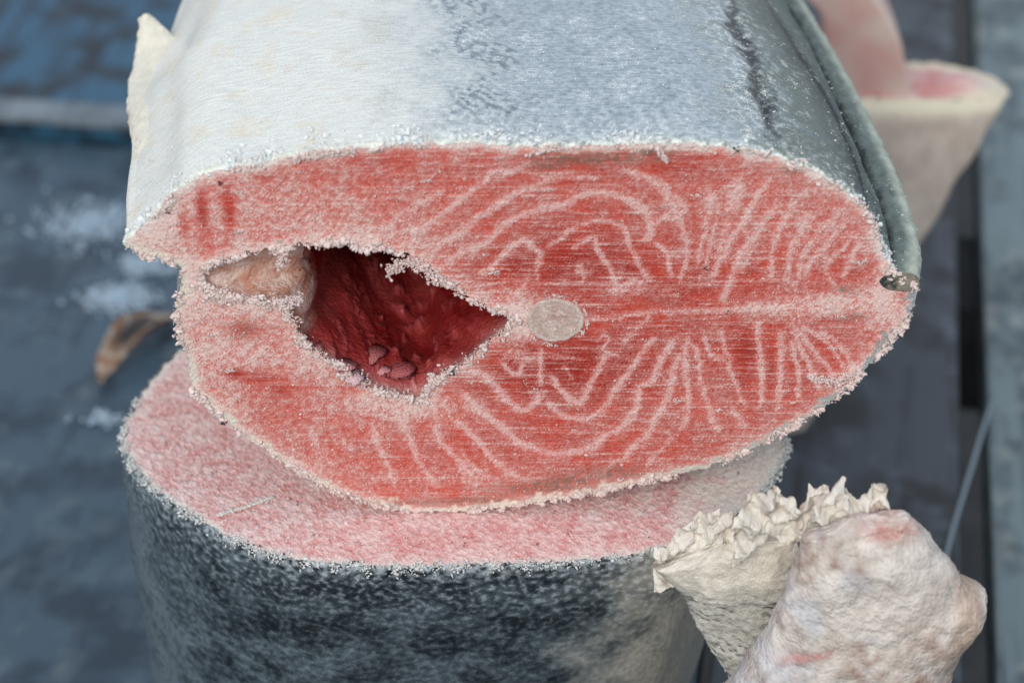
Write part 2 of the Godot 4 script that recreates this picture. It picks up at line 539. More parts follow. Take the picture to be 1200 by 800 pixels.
		[0.7, 0.5, [36.3, 120.7, 40.1, 125.8, 43.4, 130]],
		[0.7, 0.5, [52, 202.7, 51.4, 196, 50.4, 189, 49.4, 182.6]],
		[0.7, 0.5, [63.3, 196, 60.8, 189, 58.6, 181.8]],
		[0.7, 0.5, [77.5, 200.2, 75.6, 196, 74.2, 190.2]],
		[0.7, 0.5, [82.9, 199, 80.4, 195, 78.5, 191]],
		[0.7, 0.5, [84.7, 174.9, 82.2, 178.8, 80.4, 181.8]],
	]
	var H := S.duplicate()
	var D := S.duplicate()
	for l in lines:
		stamp_line(S, f, p2(l[2]), l[0] * 0.80, minf(1.15, l[1] + 0.2))
		stamp_line(H, f, p2(l[2]), l[0] * 2.3, l[1] * 0.7)
	for q in [[10.9, 183.9, 26.0, 10.0, 0.5], [11.2, 152.5, 28.0, 12.0, 0.6], [58.1, 155.1, 34.0, 20.0, 0.1], [-37.3, 178.8, 60.0, 60.0, -0.25]]:
		stamp_blob(D, f, q[0], q[1], q[2], q[3], q[4])
	var frosty := [
		[-78.6, 199, 23.70, 11.29, 0.34],
		[-43.1, 199, 28.00, 11.29, 0.34],
		[-57.7, 207.6, 12.83, 3.68, 0.1],
		[-25.7, 207.6, 21.38, 6.15, 0.08],
		[-74.2, 167.1, 14.39, 14.61, 0.62],
		[-60.5, 152.5, 19.05, 10.86, 0.42],
		[-40.9, 136.1, 27.26, 7.79, 0.28],
		[-50.6, 120.7, 23.00, 7.13, 0.18],
		[-9.3, 113.6, 34.70, 5.76, 0.06],
		[58.2, 197.8, 23.72, 11.32, 0.17],
		[77.6, 197.8, 12.94, 11.32, 0.16],
		[84.9, 172.3, 18.73, 5.75, 0.75],
		[66.2, 170.5, 13.24, 2.35, 0.35],
		[1.6, 166.5, 4.87, 5.81, 0.8],
		[29.7, 175.9, 6.15, 2.33, 0.4],
		[0, 174.9, 6.16, 4.16, 0.35],
		[52.1, 138.9, 27.20, 15.32, 0.12],
		[93.5, 160.5, 5.56, 16.14, 0.3],
		[96.4, 178.8, 3.51, 10.38, 0.6],
		[0, 156.5, 3.13, 2.14, 0.4],
		[-21.5, 138.9, 13.60, 3.86, 0.35],
		[-77.1, 138.9, 6.80, 5.53, 0.4],
		[-8.7, 186.4, 4.36, 2.55, 0.2],
		[10.9, 185.2, 23.98, 9.24, -0.14],
		[9, 152.5, 26.89, 13.60, -0.16],
		[50.4, 178.8, 19.73, 6.47, -0.08],
		[-78.2, 199, 1.94, 6.50, -0.9],
		[-71.4, 200.2, 1.72, 7.49, -0.75],
		[-83.1, 197, 1.51, 5.01, -0.75],
		[-61.5, 209.3, 5.55, 1.96, -0.3],
		[-34, 214.2, 5.53, 1.94, -0.3],
		[-66.3, 148.7, 4.50, 2.71, -0.6],
		[-73, 150.3, 3.14, 1.89, -0.85],
		[-60.9, 144.9, 3.16, 2.46, -0.5],
		[-69.9, 164.2, 3.55, 2.38, -0.5],
		[61.4, 157.3, 3.57, 4.82, -0.35],
		[60.3, 147.1, 2.70, 4.36, -0.25],
		[67.9, 152.5, 1.34, 10.86, -0.2],
		[40.4, 213.7, 8.51, 3.40, -0.2],
		[79.1, 176.2, 4.39, 1.03, -0.4],
		[81.9, 166.8, 4.43, 1.05, -0.3],
		[-86.5, 194, 9.74, 6.30, 0.4],
		[-78.6, 149.8, 10.11, 12.28, 0.25],
		[-66, 174.9, 13.19, 3.12, 0.4],
		[-36.8, 192.8, 34.65, 3.53, 0.15],
		[-33.9, 141.6, 20.35, 3.30, 0.25],
		[11.3, 167.1, 9.30, 8.99, 0.22],
		[5.5, 170.5, 4.41, 2.62, 0.4],
		[5.6, 163.1, 4.44, 2.65, 0.4],
		[-92.8, 192, 5.63, 4.55, 0.6],
		[-86.1, 200.2, 4.73, 3.48, 0.4],
		[-82.2, 178.8, 3.51, 7.77, 0.7],
		[-64.4, 202.7, 25.77, 7.46, 0.12],
		[-61.7, 127.7, 27.44, 11.31, 0.16],
		[-9.2, 116.4, 36.93, 6.31, 0.14],
		[53.5, 206.4, 25.68, 5.42, 0.12],
	]
	for q in frosty:
		stamp_blob(R, f, q[0], q[1], q[2], q[3], q[4])
	var brown := [
		[19.1, 214.7, 14.87, 1.70, 0.9],
		[36, 217.1, 4.24, 1.93, 0.8],
		[8.5, 212.3, 6.39, 1.22, 0.5],
		[13.9, 115, 9.24, 2.58, 0.7],
		[2.3, 112.7, 11.58, 2.01, 0.5],
		[27.7, 118.4, 9.22, 1.99, 0.6],
		[-23.2, 108.4, 13.94, 1.45, 0.4],
		[-9.3, 109, 11.61, 1.45, 0.4],
		[-69.9, 163.9, 4.44, 3.18, 0.4],
		[85.7, 176.2, 3.08, 1.55, 0.5],
		[88.5, 167.9, 3.54, 1.57, 0.5],
		[70.3, 211.3, 2.98, 1.46, 0.5],
	]
	for q in brown:
		stamp_blob(B, f, q[0], q[1], q[2], q[3], q[4])
	var K := 2
	var w := nx * K
	var h := ny * K
	var fS := upsampled(S, nx, ny, K)
	var fR := upsampled(R, nx, ny, K)
	var fH := upsampled(H, nx, ny, K)
	var fD := upsampled(D, nx, ny, K)
	var fB := upsampled(B, nx, ny, K)
	var fO := upsampled(f.dO, nx, ny, K)
	var fI := upsampled(f.dI, nx, ny, K)
	var g1 := noise_bytes(noise(1, 0.30, 2), w, h)
	var g2 := noise_bytes(noise(2, 0.085, 4), w, h)
	var g3 := noise_bytes(noise(3, 0.018, 4), w, h)
	var g4 := streak_bytes(noise(4, 0.35, 3), w, h, 22, 1)
	var g5 := streak_bytes(noise(5, 0.22, 3), w, h, 70, 1)
	var g6 := noise_bytes(noise(6, 0.05, 3), w, h)
	var rgb := PackedByteArray()
	rgb.resize(w * h * 3)
	var high := PackedByteArray()
	high.resize(w * h)
	var nO: PackedInt32Array = f.nO
	var raw_n := raw.size()
	for y in h:
		for x in w:
			var k := y * w + x
			var a1 := g1[k] / 255.0
			var a2 := g2[k] / 255.0
			var a3 := g3[k] / 255.0
			var a4 := g4[k] / 255.0
			var a5 := g5[k] / 255.0
			# the lines wander a little
			var ox := clampi(x + int((g6[k] - 128) * 0.025), 0, w - 1)
			var oy := clampi(y + int((a2 - 0.5) * 4.0), 0, h - 1)
			var s := fS[oy * w + ox]
			var r := fR[k]
			var wn := rng.randf() - 0.5
			var edge := exp(-fO[k] / (1.3 + 1.6 * a3)) * 0.8 + exp(-fI[k] / (2.0 + 2.0 * a3)) * 1.1 + exp(-fO[k] / 7.0) * 0.34
			var halo := fH[oy * w + ox]
			var cover := 0.12 + r * 1.3 + halo * 0.30 + (a3 - 0.5) * 0.6 + edge
			# saw marks: frost dragged into level streaks, strongest in the bare red
			cover += maxf(0.0, a4 - 0.55) * 2.0 * maxf(0.2, 1.0 - r * 2.5) + maxf(0.0, a5 - 0.60) * 1.9 * maxf(0.25, 1.0 - r)
			cover += (a2 - 0.5) * 1.0 * (0.45 + r) + (a1 - 0.5) * 0.6 + wn * 0.3
			var line := clampf(s * (1.0 + (a2 - 0.5) * 0.9 + (a1 - 0.5) * 0.8 + wn * 0.5) - 0.03, 0.0, 1.0)
			var fr := clampf(maxf(cover, 0.0) * 0.82 + line * 0.30, 0.0, 1.4)
			var white := clampf(1.0 - exp(-fr * 1.75), 0.0, 1.0)
			# bare flesh: deep red to orange red, with level fibres
			var deep := clampf(0.5 + (a3 - 0.5) * 1.4 + (a4 - 0.5) * 1.1 + (a1 - 0.5) * 0.3 + fD[k], 0.0, 1.0)
			var fr0 := lerpf(195.0, 138.0, deep)
			var fg0 := lerpf(69.0, 22.0, deep)
			var fb0 := lerpf(54.0, 13.0, deep)
			# frost: pink where thin, near white where thick
			var thick := clampf((fr - 0.52) * 1.6 + (a1 - 0.5) * 0.7 + (a2 - 0.5) * 0.5 + wn * 0.3, 0.0, 1.0)
			var wr := lerpf(228.0, 240.0, thick)
			var wg := lerpf(166.0, 220.0, thick)
			var wb := lerpf(160.0, 213.0, thick)
			var cr := lerpf(fr0, wr, white)
			var cg := lerpf(fg0, wg, white)
			var cb := lerpf(fb0, wb, white)
			var lw := sstep(0.08, 1.05, line * (0.94 + (a3 - 0.5) * 0.55)) * (0.86 + wn * 0.2) * (1.0 - 0.5 * thick)
			cr = lerpf(cr, 230.0 + wn * 14.0, lw)
			cg = lerpf(cg, 186.0 + wn * 28.0, lw)
			cb = lerpf(cb, 182.0 + wn * 28.0, lw)
			var b := clampf(fB[k] * (a2 * 2.6 - 0.45) + (a1 - 0.5) * 0.5 * fB[k], 0.0, 0.8)
			cr = lerpf(cr, 134.0, b)
			cg = lerpf(cg, 98.0, b)
			cb = lerpf(cb, 84.0, b)
			# the skin's own cut edge: cream along the belly and the under side, bluish on the back
			var idx := nO[(y / K) * nx + x / K]
			if idx >= 0:
				var u := float(idx) / raw_n
				var t_edge := clampf(1.0 - (fO[k] + (a2 - 0.5) * 3.0 + (0.5 - a3) * 2.0) / 1.9, 0.0, 1.0)
				if idx > n_top:
					var blue := 1.0 - sstep(0.02, 0.22, u - float(n_top) / raw_n)
					t_edge = clampf(1.0 - (fO[k] + (a2 - 0.5) * 3.4 + (a3 - 0.5) * 4.0 + (a1 - 0.5) * 0.8) / 2.2, 0.0, 1.0)
					t_edge = sstep(0.0, 0.7, t_edge) * 0.9
					cr = lerpf(cr, lerpf(228.0, 150.0, blue), t_edge)
					cg = lerpf(cg, lerpf(222.0, 162.0, blue), t_edge)
					cb = lerpf(cb, lerpf(208.0, 164.0, blue), t_edge)
				else:
					cr = lerpf(cr, 232.0, t_edge * 0.8)
					cg = lerpf(cg, 222.0, t_edge * 0.8)
					cb = lerpf(cb, 216.0, t_edge * 0.8)
			var grain_tone := 1.0 + (a1 - 0.5) * 0.16  # fine random variation of tone
			rgb[k * 3] = clampi(int(cr * grain_tone), 0, 250)
			rgb[k * 3 + 1] = clampi(int(cg * grain_tone), 0, 250)
			rgb[k * 3 + 2] = clampi(int(cb * grain_tone), 0, 250)
			high[k] = clampi(int(50.0 + fr * 90.0 + (a1 - 0.5) * 40.0 * (0.4 + fr) + wn * 60.0 * minf(1.0, fr * fr + 0.15) + (a4 - 0.5) * 20.0), 0, 255)
	# --- the face itself
	var root := thing("salmon_piece", "frozen salmon piece lying on top, red marbled cut face with open belly cavity", "fish", Vector3(0, TOP * MM, -0.08))
	var off := Vector3(0, TOP, -80.0)
	var sn := face_grid(f)
	var pos: PackedVector2Array = sn[0]
	var P := PackedVector3Array()
	P.resize(nx * ny)
	var UV := PackedVector2Array()
	UV.resize(nx * ny)
	for k in nx * ny:
		var q := pos[k]
		var uv: Vector2 = (q - f.lo) / (f.cell * Vector2(nx, ny)) + Vector2(0.5 / nx, 0.5 / ny)
		UV[k] = uv
		var tx := clampi(int(uv.x * w), 0, w - 1)
		var ty := clampi(int(uv.y * h), 0, h - 1)
		var rim: float = minf(f.dO[k], f.dI[k])
		var z := high[ty * w + tx] / 255.0 * 0.75 - 0.3 - 0.25 * exp(-rim / 0.7)
		P[k] = (Vector3(q.x, q.y, z) - off) * MM
	var flesh := StandardMaterial3D.new()
	flesh.albedo_texture = picture(w, h, rgb)
	flesh.roughness = 0.62
	flesh.metallic_specular = 0.45
	flesh.heightmap_enabled = true
	flesh.heightmap_texture = grey_picture(w, h, high)
	flesh.heightmap_scale = 0.025
	flesh.subsurf_scatter_enabled = true
	flesh.subsurf_scatter_strength = 0.02
	part("cut_face", sheet(nx, ny, P, PackedColorArray(), UV, false, false, sn[1]), flesh, root)

	# --- skin, upper side
	var us := n_top + 1
	var zs := PackedFloat32Array()
	var zz := 0.0
	while zz > -185.0:
		zs.append(zz)
		zz -= 0.55 if zz > -12.0 else 0.9
	var nz := zs.size()
	var tw := 1300
	var th := 900
	skin_texture(tw, th, 185.0, smooth_loop, n_top)
	P = PackedVector3Array()
	UV = PackedVector2Array()
	var lump := noise(31, 0.5, 3)
	var lump2 := noise(32, 0.12, 3)
	var soft := noise(33, 0.02, 2)
	var nrm := PackedVector2Array()
	for i in us:
		var t := (smooth_loop[mini(i + 3, raw_n - 1)] - smooth_loop[maxi(i - 3, 0)]).normalized()
		nrm.append(Vector2(-t.y, t.x) if t.x > 0.0 or t.y < 0.0 else Vector2(-t.y, t.x))
	for j in nz:
		var z := zs[j]
		for i in us:
			var q := outer[i].lerp(smooth_loop[i], clampf(-z / 5.0, 0.0, 1.0))
			var p := body_point(q, z)
			var e := exp(z / 2.6) * (0.6 + lump2.get_noise_3dv(p)) * 1.1
			var d := lump.get_noise_3dv(p) * (0.035 + 0.8 * exp(z / 3.0)) + maxf(0.0, e) + soft.get_noise_3dv(p) * 0.9 * clampf(-z / 20.0, 0.0, 1.0)
			d *= sstep(0.0, 0.5, -z)
			# crease along the back
			var s_mm := i * 0.4
			var cz: float = s_mm - crease_at(z)
			d -= 1.0 * exp(-cz * cz / 5.0) * sstep(-3.0, -25.0, z)
			P.append((p + Vector3(nrm[i].x, nrm[i].y, 0.0) * d - off) * MM)
			UV.append(Vector2(float(i) / (us - 1), -z / 185.0))
	var skin := StandardMaterial3D.new()
	skin.albedo_texture = skin_tex[0]
	skin.roughness_texture = skin_tex[1]
	skin.roughness = 1.0
	skin.metallic_specular = 0.45
	skin.heightmap_enabled = true
	skin.heightmap_texture = skin_tex[1]
	skin.heightmap_scale = 0.012
	part("flank_skin", sheet(us, nz, P, PackedColorArray(), UV, false, true), skin, root)
	# --- skin, under side (back, belly and the edge of the upper flap)
	P = PackedVector3Array()
	var C := PackedColorArray()
	var un := raw_n - n_top + 1
	var blot := noise(35, 0.08, 4)
	var zl := [0.0, -0.5, -1.2, -2.0, -3.0, -4.5, -7.0, -12.0, -20.0, -32.0, -50.0, -70.0, -95.0, -120.0, -150.0, -185.0]
	for z: float in zl:
		for i in un:
			var k := (n_top + i) % raw_n
			var p := body_point(outer[k].lerp(smooth_loop[k], clampf(-z / 5.0, 0.0, 1.0)), z)
			p.y = maxf(p.y, TOP + 0.3)
			P.append((p - off) * MM)
			var b := 1.0 - sstep(0.02, 0.35, float(i) / un)
			var m := 0.75 + 0.5 * blot.get_noise_3dv(p)
			var frost := exp(z / 2.0)
			C.append(lin(lerpf(205, 100, b) * m, lerpf(204, 112, b) * m, lerpf(198, 116, b) * m).lerp(lin(228, 222, 212), frost * 0.7))
	part("belly_skin", sheet(un, zl.size(), P, C, PackedVector2Array(), false, true), with_grain(vmat(0.5), 41, 60.0, 0.03), root)
	# --- far end of the piece
	P = PackedVector3Array()
	C = PackedColorArray()
	for ring in 8:
		for i in range(0, raw_n + 6, 6):
			var q := smooth_loop[i % raw_n]
			var p := body_point(q, -185.0)
			var mid := Vector3(-8, 165, -185)
			p = p.lerp(mid, 1.0 - (1.0 - ring / 7.0))
			p.z += lump2.get_noise_2d(p.x, p.y) * 1.2 * minf(1.0, ring)
			P.append((p - off) * MM)
			C.append(lin(214, 150 + 30 * lump2.get_noise_2d(p.x * 2, p.y), 140))
	part("rear_cut_face", sheet(P.size() / 8, 8, P, C, PackedVector2Array(), true, true), vmat(0.6), root)

	cavity(root, off, inner, crom(hole, true, 0.4))
	backbone(root, off)
	dorsal_fin(root, off)
	fin_stub(root, off)
	edge_frost(root, off, f, outer, inner, n_top, fR, fS, w, h, K)


var skin_tex := []

func crease_at(z: float) -> float:   # arc length along the flank of the dark crease near the back
	return lerpf(176.2, 176.2, clampf(-z / 120.0, 0.0, 1.5))

func skin_texture(w: int, h: int, depth: float, loop: PackedVector2Array, n_top: int) -> void:
	var g1 := noise_bytes(noise(51, 0.28, 2), w, h)
	var g2 := noise_bytes(noise(52, 0.06, 4), w, h)
	var g3 := noise_bytes(noise(53, 0.012, 4), w, h)
	var g4 := streak_bytes(noise(54, 0.22, 3), w, h, 9, 1)
	var g5 := noise_bytes(noise(55, 0.16, 1, FastNoiseLite.TYPE_CELLULAR), w, h)
	var arc := n_top * 0.4
	var rgb := PackedByteArray()
	rgb.resize(w * h * 3)
	var ro := PackedByteArray()
	ro.resize(w * h)
	var cols := []
	for x in w:
		cols.append(loop[clampi(int(float(x) / w * n_top), 0, n_top)].x)
	for y in h:
		var z := float(y) / h * depth
		var cr0 := crease_at(-z)
		var gr0 := lerpf(208.5, 191.2, clampf(z / 110.0, 0.0, 1.6))
		var rim := exp(-z / 3.4)
		var near := exp(-z / 14.0)
		for x in w:
			var k := y * w + x
			var a1 := g1[k] / 255.0
			var a2 := g2[k] / 255.0
			var a3 := g3[k] / 255.0
			var a4 := g4[k] / 255.0
			var X: float = cols[x] + (a3 - 0.5) * 26.0
			var s := float(x) / w * arc
			# from the white belly over the silver flank to the grey green back
			var t1 := sstep(-45.0, 12.0, X)
			var t2 := sstep(48.0, 74.0, X + (a2 - 0.5) * 14.0)
			var r := lerpf(lerpf(226.0, 170.0, t1), 100.0, t2)
			var g := lerpf(lerpf(226.0, 181.0, t1), 110.0, t2)
			var b := lerpf(lerpf(219.0, 188.0, t1), 104.0, t2)
			# warm smudges low on the belly
			var warm := clampf((a3 - 0.55) * 3.0, 0.0, 1.0) * (1.0 - t1) * 0.6
			b -= 34.0 * warm
			g -= 14.0 * warm
			# blue grey pigment between the frost
			var pig := clampf((0.54 - a2) * 1.5 + (0.5 - a4) * 0.45 + (0.5 - a3) * 0.7, 0.0, 1.0) * t1 * 0.7
			var band := exp(-pow((X + 6.0) / 6.0, 2.0)) * clampf((0.62 - a2) * 3.0, 0.0, 1.0) * sstep(6.0, 18.0, z) * 0.8
			pig = maxf(pig * 0.8, band)
			r = lerpf(r, 104.0, pig)
			g = lerpf(g, 118.0, pig)
			b = lerpf(b, 130.0, pig)
			# dark crease and dark groove beside the folded fin
			var dc := (s - cr0 + (a2 - 0.5) * 1.6 + (a3 - 0.5) * 9.0) / 2.1
			var dk := exp(-dc * dc) * clampf(0.95 + (0.55 - a2) * 1.0 + (a3 - 0.5) * 0.8, 0.0, 1.0) * sstep(4.0, 16.0, z)
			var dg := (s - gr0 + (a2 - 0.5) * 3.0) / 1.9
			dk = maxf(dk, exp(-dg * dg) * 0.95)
			var groove_dark := maxf(0.0, 1.0 - absf(s - gr0 + 3.0) / 9.0) * 0.3  # skin also darkens more widely around the groove
			dk = maxf(dk, groove_dark)
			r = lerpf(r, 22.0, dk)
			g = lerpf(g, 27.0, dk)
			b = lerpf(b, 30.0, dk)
			# frost: specks everywhere, drifts beside the crease, a thick rim along the cut
			var fr := clampf((a1 - 0.62) * 2.2 + (a2 - 0.58) * 1.6 + (a3 - 0.55) * 1.2, 0.0, 1.0) * (0.5 + 0.4 * t1)
			fr = maxf(fr, clampf((a2 - 0.36) * 2.2 + (a1 - 0.5) * 1.6, 0.0, 1.0) * exp(-pow((s - cr0 + (a3 - 0.5) * 9.0 + 5.0) / 5.5, 2.0)) * 0.85)
			fr = maxf(fr, clampf((a2 - 0.40) * 2.2 + (a1 - 0.5) * 1.6, 0.0, 1.0) * exp(-pow((s - cr0 + (a3 - 0.5) * 9.0 - 4.5) / 3.0, 2.0)) * 0.75)
			fr = maxf(fr, rim * clampf(0.5 + (a2 - 0.35) * 3.0, 0.0, 1.0))
			fr = maxf(fr, near * clampf((a2 - 0.45) * 2.4 + (a1 - 0.5) * 1.2, 0.0, 0.9))
			var smear := sstep(0.60, 0.78, a3 * 0.5 + a2 * 0.5) * (0.35 + 0.65 * t1)
			fr = maxf(fr, smear * clampf(0.5 + (a1 - 0.5) * 1.6 + (a4 - 0.5), 0.0, 1.0) * 0.85)
			if g5[k] < 20 and a3 > 0.5:
				fr = maxf(fr, 0.8)
			r = lerpf(r, 236.0, fr)
			g = lerpf(g, 238.0, fr)
			b = lerpf(b, 237.0, fr)
			if rim > 0.25:
				b -= 10.0 * rim
			# faint scales, in staggered rows
			var sy := z / 1.9 + (a3 - 0.5) * 2.0
			var sx := s / 2.3 + 0.5 * fposmod(floorf(sy), 2.0) + (a2 - 0.5) * 0.6
			var sc := 1.0 - minf(1.0, (fposmod(sy, 1.0) + pow(absf(fposmod(sx, 1.0) - 0.5) * 2.0, 2.0) * 0.45) * 1.1)
			var v := 1.0 + (a1 - 0.5) * 0.16 + (a4 - 0.5) * 0.14 - sc * sc * 0.16 * (0.25 + 0.75 * t1) * (1.0 - fr)
			rgb[k * 3] = clampi(int(r * v), 0, 248)
			rgb[k * 3 + 1] = clampi(int(g * v), 0, 248)
			rgb[k * 3 + 2] = clampi(int(b * v), 0, 248)
			ro[k] = clampi(int(105.0 + fr * 50.0 + (a1 - 0.5) * 40.0 + (a4 - 0.5) * 20.0 - dk * 20.0 - sc * 30.0), 0, 255)
	skin_tex = [picture(w, h, rgb), grey_picture(w, h, ro)]

func cavity(root: Node, off: Vector3, inner: PackedVector2Array, calm: PackedVector2Array) -> void:
	var n := 360
	var loop := evenly(inner, n)
	var deeper := PackedVector2Array()
	var still := evenly(calm, n * 2)
	for q in loop:
		var best := still[0]
		for s in still:
			if s.distance_squared_to(q) < best.distance_squared_to(q):
				best = s
		deeper.append(best)
	for rep in 6:
		var was := deeper.duplicate()
		for i in n:
			deeper[i] = (was[(i + n - 1) % n] + was[i] + was[(i + 1) % n]) / 3.0
	var P := PackedVector3Array()
	var C := PackedColorArray()
	var fold := noise(61, 0.06, 3)
	var fine := noise(62, 0.35, 3)
	var tone := noise(63, 0.11, 3)
	var mid := Vector2(-28.8, 164.4)
	var zs := []
	for j in 72:
		zs.append(-pow(j / 71.0, 1.35) * 104.0)
	for j in zs.size():
		var z: float = zs[j]
		var dep := -z
		var close := 1.0 - 0.10 * sstep(0.0, 12.0, dep) - 0.22 * sstep(20.0, 90.0, dep) - 0.66 * sstep(86.0, 104.0, dep)
		var sq := clampf((dep - 0.8) / 13.0, 0.0, 1.0)
		for i in n + 1:
			var q := loop[i % n].lerp(deeper[i % n], sstep(0.3, 3.0, dep))
			# the thin belly walls meet behind the opening, so the left part closes to a slanting wall
			var left := clampf((-55.9 - q.x) / 24.0, 0.0, 1.0)
			q.x += left * 23.0 * sq
			q = mid + (q - mid) * close
			var ang := atan2(q.y - mid.y, q.x - mid.x)
			var low := clampf(-sin(ang), 0.0, 1.0)
			var a := sstep(0.0, 6.0, dep)
			q += Vector2(fine.get_noise_3d(q.x * 0.8, q.y * 0.8, z), fine.get_noise_3d(q.y * 0.8, q.x * 0.8, z)) * 1.6 * left * sstep(0.5, 3.0, dep)
			var nn := fold.get_noise_3d(ang * 13.0 + dep * 0.30, dep * 0.25, 3.0) * 4.0 + fine.get_noise_3d(q.x, q.y, z) * 0.5
			# lumps of fat and ice stuck to the floor
			var bl := maxf(0.0, tone.get_noise_3d(q.x * 1.6, q.y * 1.6, z * 1.1) - 0.22) * 3.0 * low * (1.0 - sstep(45.0, 75.0, dep))
			q -= (q - mid).normalized() * (nn + bl * 1.5) * a
			P.append((Vector3(q.x, q.y, z - 0.4) - off) * MM)
			var tan_ := sstep(-54.4 + 2.0, -58.1, loop[i % n].x) * (1.0 - sstep(14.0, 24.0, dep))
			var st := 0.5 + fold.get_noise_3d(ang * 22.0 + dep * 0.5, dep * 0.45, 9.0) * 1.3
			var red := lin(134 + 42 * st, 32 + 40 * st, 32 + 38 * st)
			red = red.lerp(lin(70, 16, 18), sstep(25.0, 80.0, dep) * 0.6)  # occlusion painted in: the red darkens deeper inside
			red = red.lerp(lin(186, 90, 94), clampf(bl * 1.0, 0.0, 0.8))
			var c := red.lerp(lin(206, 152, 130).lerp(lin(230, 202, 190), clampf(0.45 + 2.4 * fold.get_noise_3d(q.x * 3.0, q.y * 3.0, z * 2.0), 0.0, 1.0)), tan_)
			c = c.lerp(lin(226, 190, 182), exp(-dep / 1.6) * 0.8)
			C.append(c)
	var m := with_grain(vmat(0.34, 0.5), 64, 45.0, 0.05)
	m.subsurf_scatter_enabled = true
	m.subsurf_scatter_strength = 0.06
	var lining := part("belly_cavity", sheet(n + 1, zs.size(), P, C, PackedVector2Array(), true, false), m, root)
	# soft lumps on the floor of the cavity, seen past the lower rim
	for q in [[-29.7, 144.5, -8.7, 3.4, 184, 96, 100], [-38.8, 147.8, -12, 3.0, 184, 104, 106], [-43.8, 151.8, -1.7, 2.2, 220, 150, 152], [-40.8, 149.7, 0.8, 2.2, 226, 190, 196], [-51, 158, -2.6, 1.6, 214, 140, 140], [-35, 146.4, -6.7, 1.6, 220, 150, 150]]:
		var s := SphereMesh.new()
		s.radius = 1.0
		s.height = 2.0
		s.radial_segments = 40
		s.rings = 20
		var arr := s.get_mesh_arrays()
		var v: PackedVector3Array = arr[Mesh.ARRAY_VERTEX]
		var nrm: PackedVector3Array = arr[Mesh.ARRAY_NORMAL]
		for k in v.size():
			v[k] = v[k] * (1.0 + 0.7 * fine.get_noise_3dv(v[k] * 2.2 + Vector3(q[0], q[1], q[2]))) * Vector3(q[3] * 1.15, q[3] * 0.2, q[3] * 1.5) * MM
		arr[Mesh.ARRAY_VERTEX] = v
		arr[Mesh.ARRAY_NORMAL] = nrm
		var am := ArrayMesh.new()
		am.add_surface_from_arrays(Mesh.PRIMITIVE_TRIANGLES, arr)
		var lm := StandardMaterial3D.new()
		lm.albedo_color = c8(q[4], q[5], q[6])
		lm.roughness = 0.4
		with_grain(lm, 66, 70.0, 0.06)
		var o := part("fat_lump", am, lm, lining)
		var want := (Vector3(q[0], q[1], q[2]) - off) * MM
		var best := P[0]
		for v3 in P:
			if v3.distance_squared_to(want) < best.distance_squared_to(want):
				best = v3
		o.position = best

func backbone(root: Node, off: Vector3) -> void:
	var c := Vector2(11.3, 167.1)
	var P := PackedVector3Array()
	var C := PackedColorArray()
	var n1 := noise(71, 0.9, 3)
	var n2 := noise(72, 0.25, 3)
	var n := 96
	for j in 30:
		var t := j / 29.0
		for i in n + 1:
			var a := TAU * (i % n) / n
			var wob := 1.0 + 0.10 * n2.get_noise_2d(cos(a) * 3.5, sin(a) * 3.5) + 0.03 * n1.get_noise_2d(cos(a) * 9.0, sin(a) * 9.0)
			var p := c + Vector2(cos(a) * 7.9, sin(a) * 7.0) * t * wob
			var z := 0.30 + 0.15 * exp(-pow((t - 0.86) / 0.07, 2.0)) - 0.15 * exp(-t * t * 3.0) + 0.22 * n1.get_noise_2d(p.x * 2.0, p.y * 2.0) - 1.3 * sstep(0.93, 1.0, t)
			P.append((Vector3(p.x, p.y, z) - off) * MM)
			var g := n2.get_noise_2d(p.x, p.y * 3.0) * 22.0 + n1.get_noise_2d(p.x * 3.0, p.y * 3.0) * 16.0
			var col := lin(200 + g, 174 + g, 164 + g).lerp(lin(176 + g, 142 + g, 130 + g), exp(-t * t * 10.0) * 0.6).lerp(lin(214, 192, 182), exp(-pow((t - 0.84) / 0.07, 2.0)) * 0.8)
			col = col.lerp(lin(176, 140, 128), exp(-pow((t - 0.77) / 0.04, 2.0)) * 0.35)
			col = col.lerp(lin(230, 212, 204), clampf((n1.get_noise_2d(p.x * 1.2, p.y * 1.2) + n2.get_noise_2d(p.x, p.y)) * 1.5 - 0.05, 0.0, 0.7))
			C.append(col.lerp(lin(222, 178, 170), sstep(0.90, 1.0, t + n1.get_noise_2d(p.x, p.y) * 0.08)))
	part("vertebra", sheet(n + 1, 30, P, C, PackedVector2Array(), true, true), icy(), root)

func tube(path: PackedVector3Array, rx: PackedFloat32Array, ry: PackedFloat32Array, side: Vector3, n: int, bump: Callable, tint: Callable, off: Vector3, flip := false) -> ArrayMesh:
	var P := PackedVector3Array()
	var C := PackedColorArray()
	var m := path.size()
	for j in m:
		var t := (path[mini(j + 1, m - 1)] - path[maxi(j - 1, 0)]).normalized()
		var b := t.cross(side).normalized()
		var a := b.cross(t).normalized()
		for i in n + 1:
			var g := TAU * (i % n) / n
			var d := a * cos(g) * rx[j] + b * sin(g) * ry[j]
			var p := path[j] + d
			p += d.normalized() * float(bump.call(p, float(j) / (m - 1), g))
			P.append((p - off) * MM)
			C.append(tint.call(p, float(j) / (m - 1), g))
	return sheet(n + 1, m, P, C, PackedVector2Array(), true, flip)

func smooth_path(a: Array, n: int) -> PackedVector3Array:
	var c := Curve3D.new()
	for i in a.size():
		var p: Vector3 = a[i]
		var t: Vector3 = (a[mini(i + 1, a.size() - 1)] - a[maxi(i - 1, 0)]) / 6.0
		c.add_point(p, -t, t)
	var r := PackedVector3Array()
	var L := c.get_baked_length()
	for i in n:
		r.append(c.sample_baked(L * i / (n - 1), true))
	return r

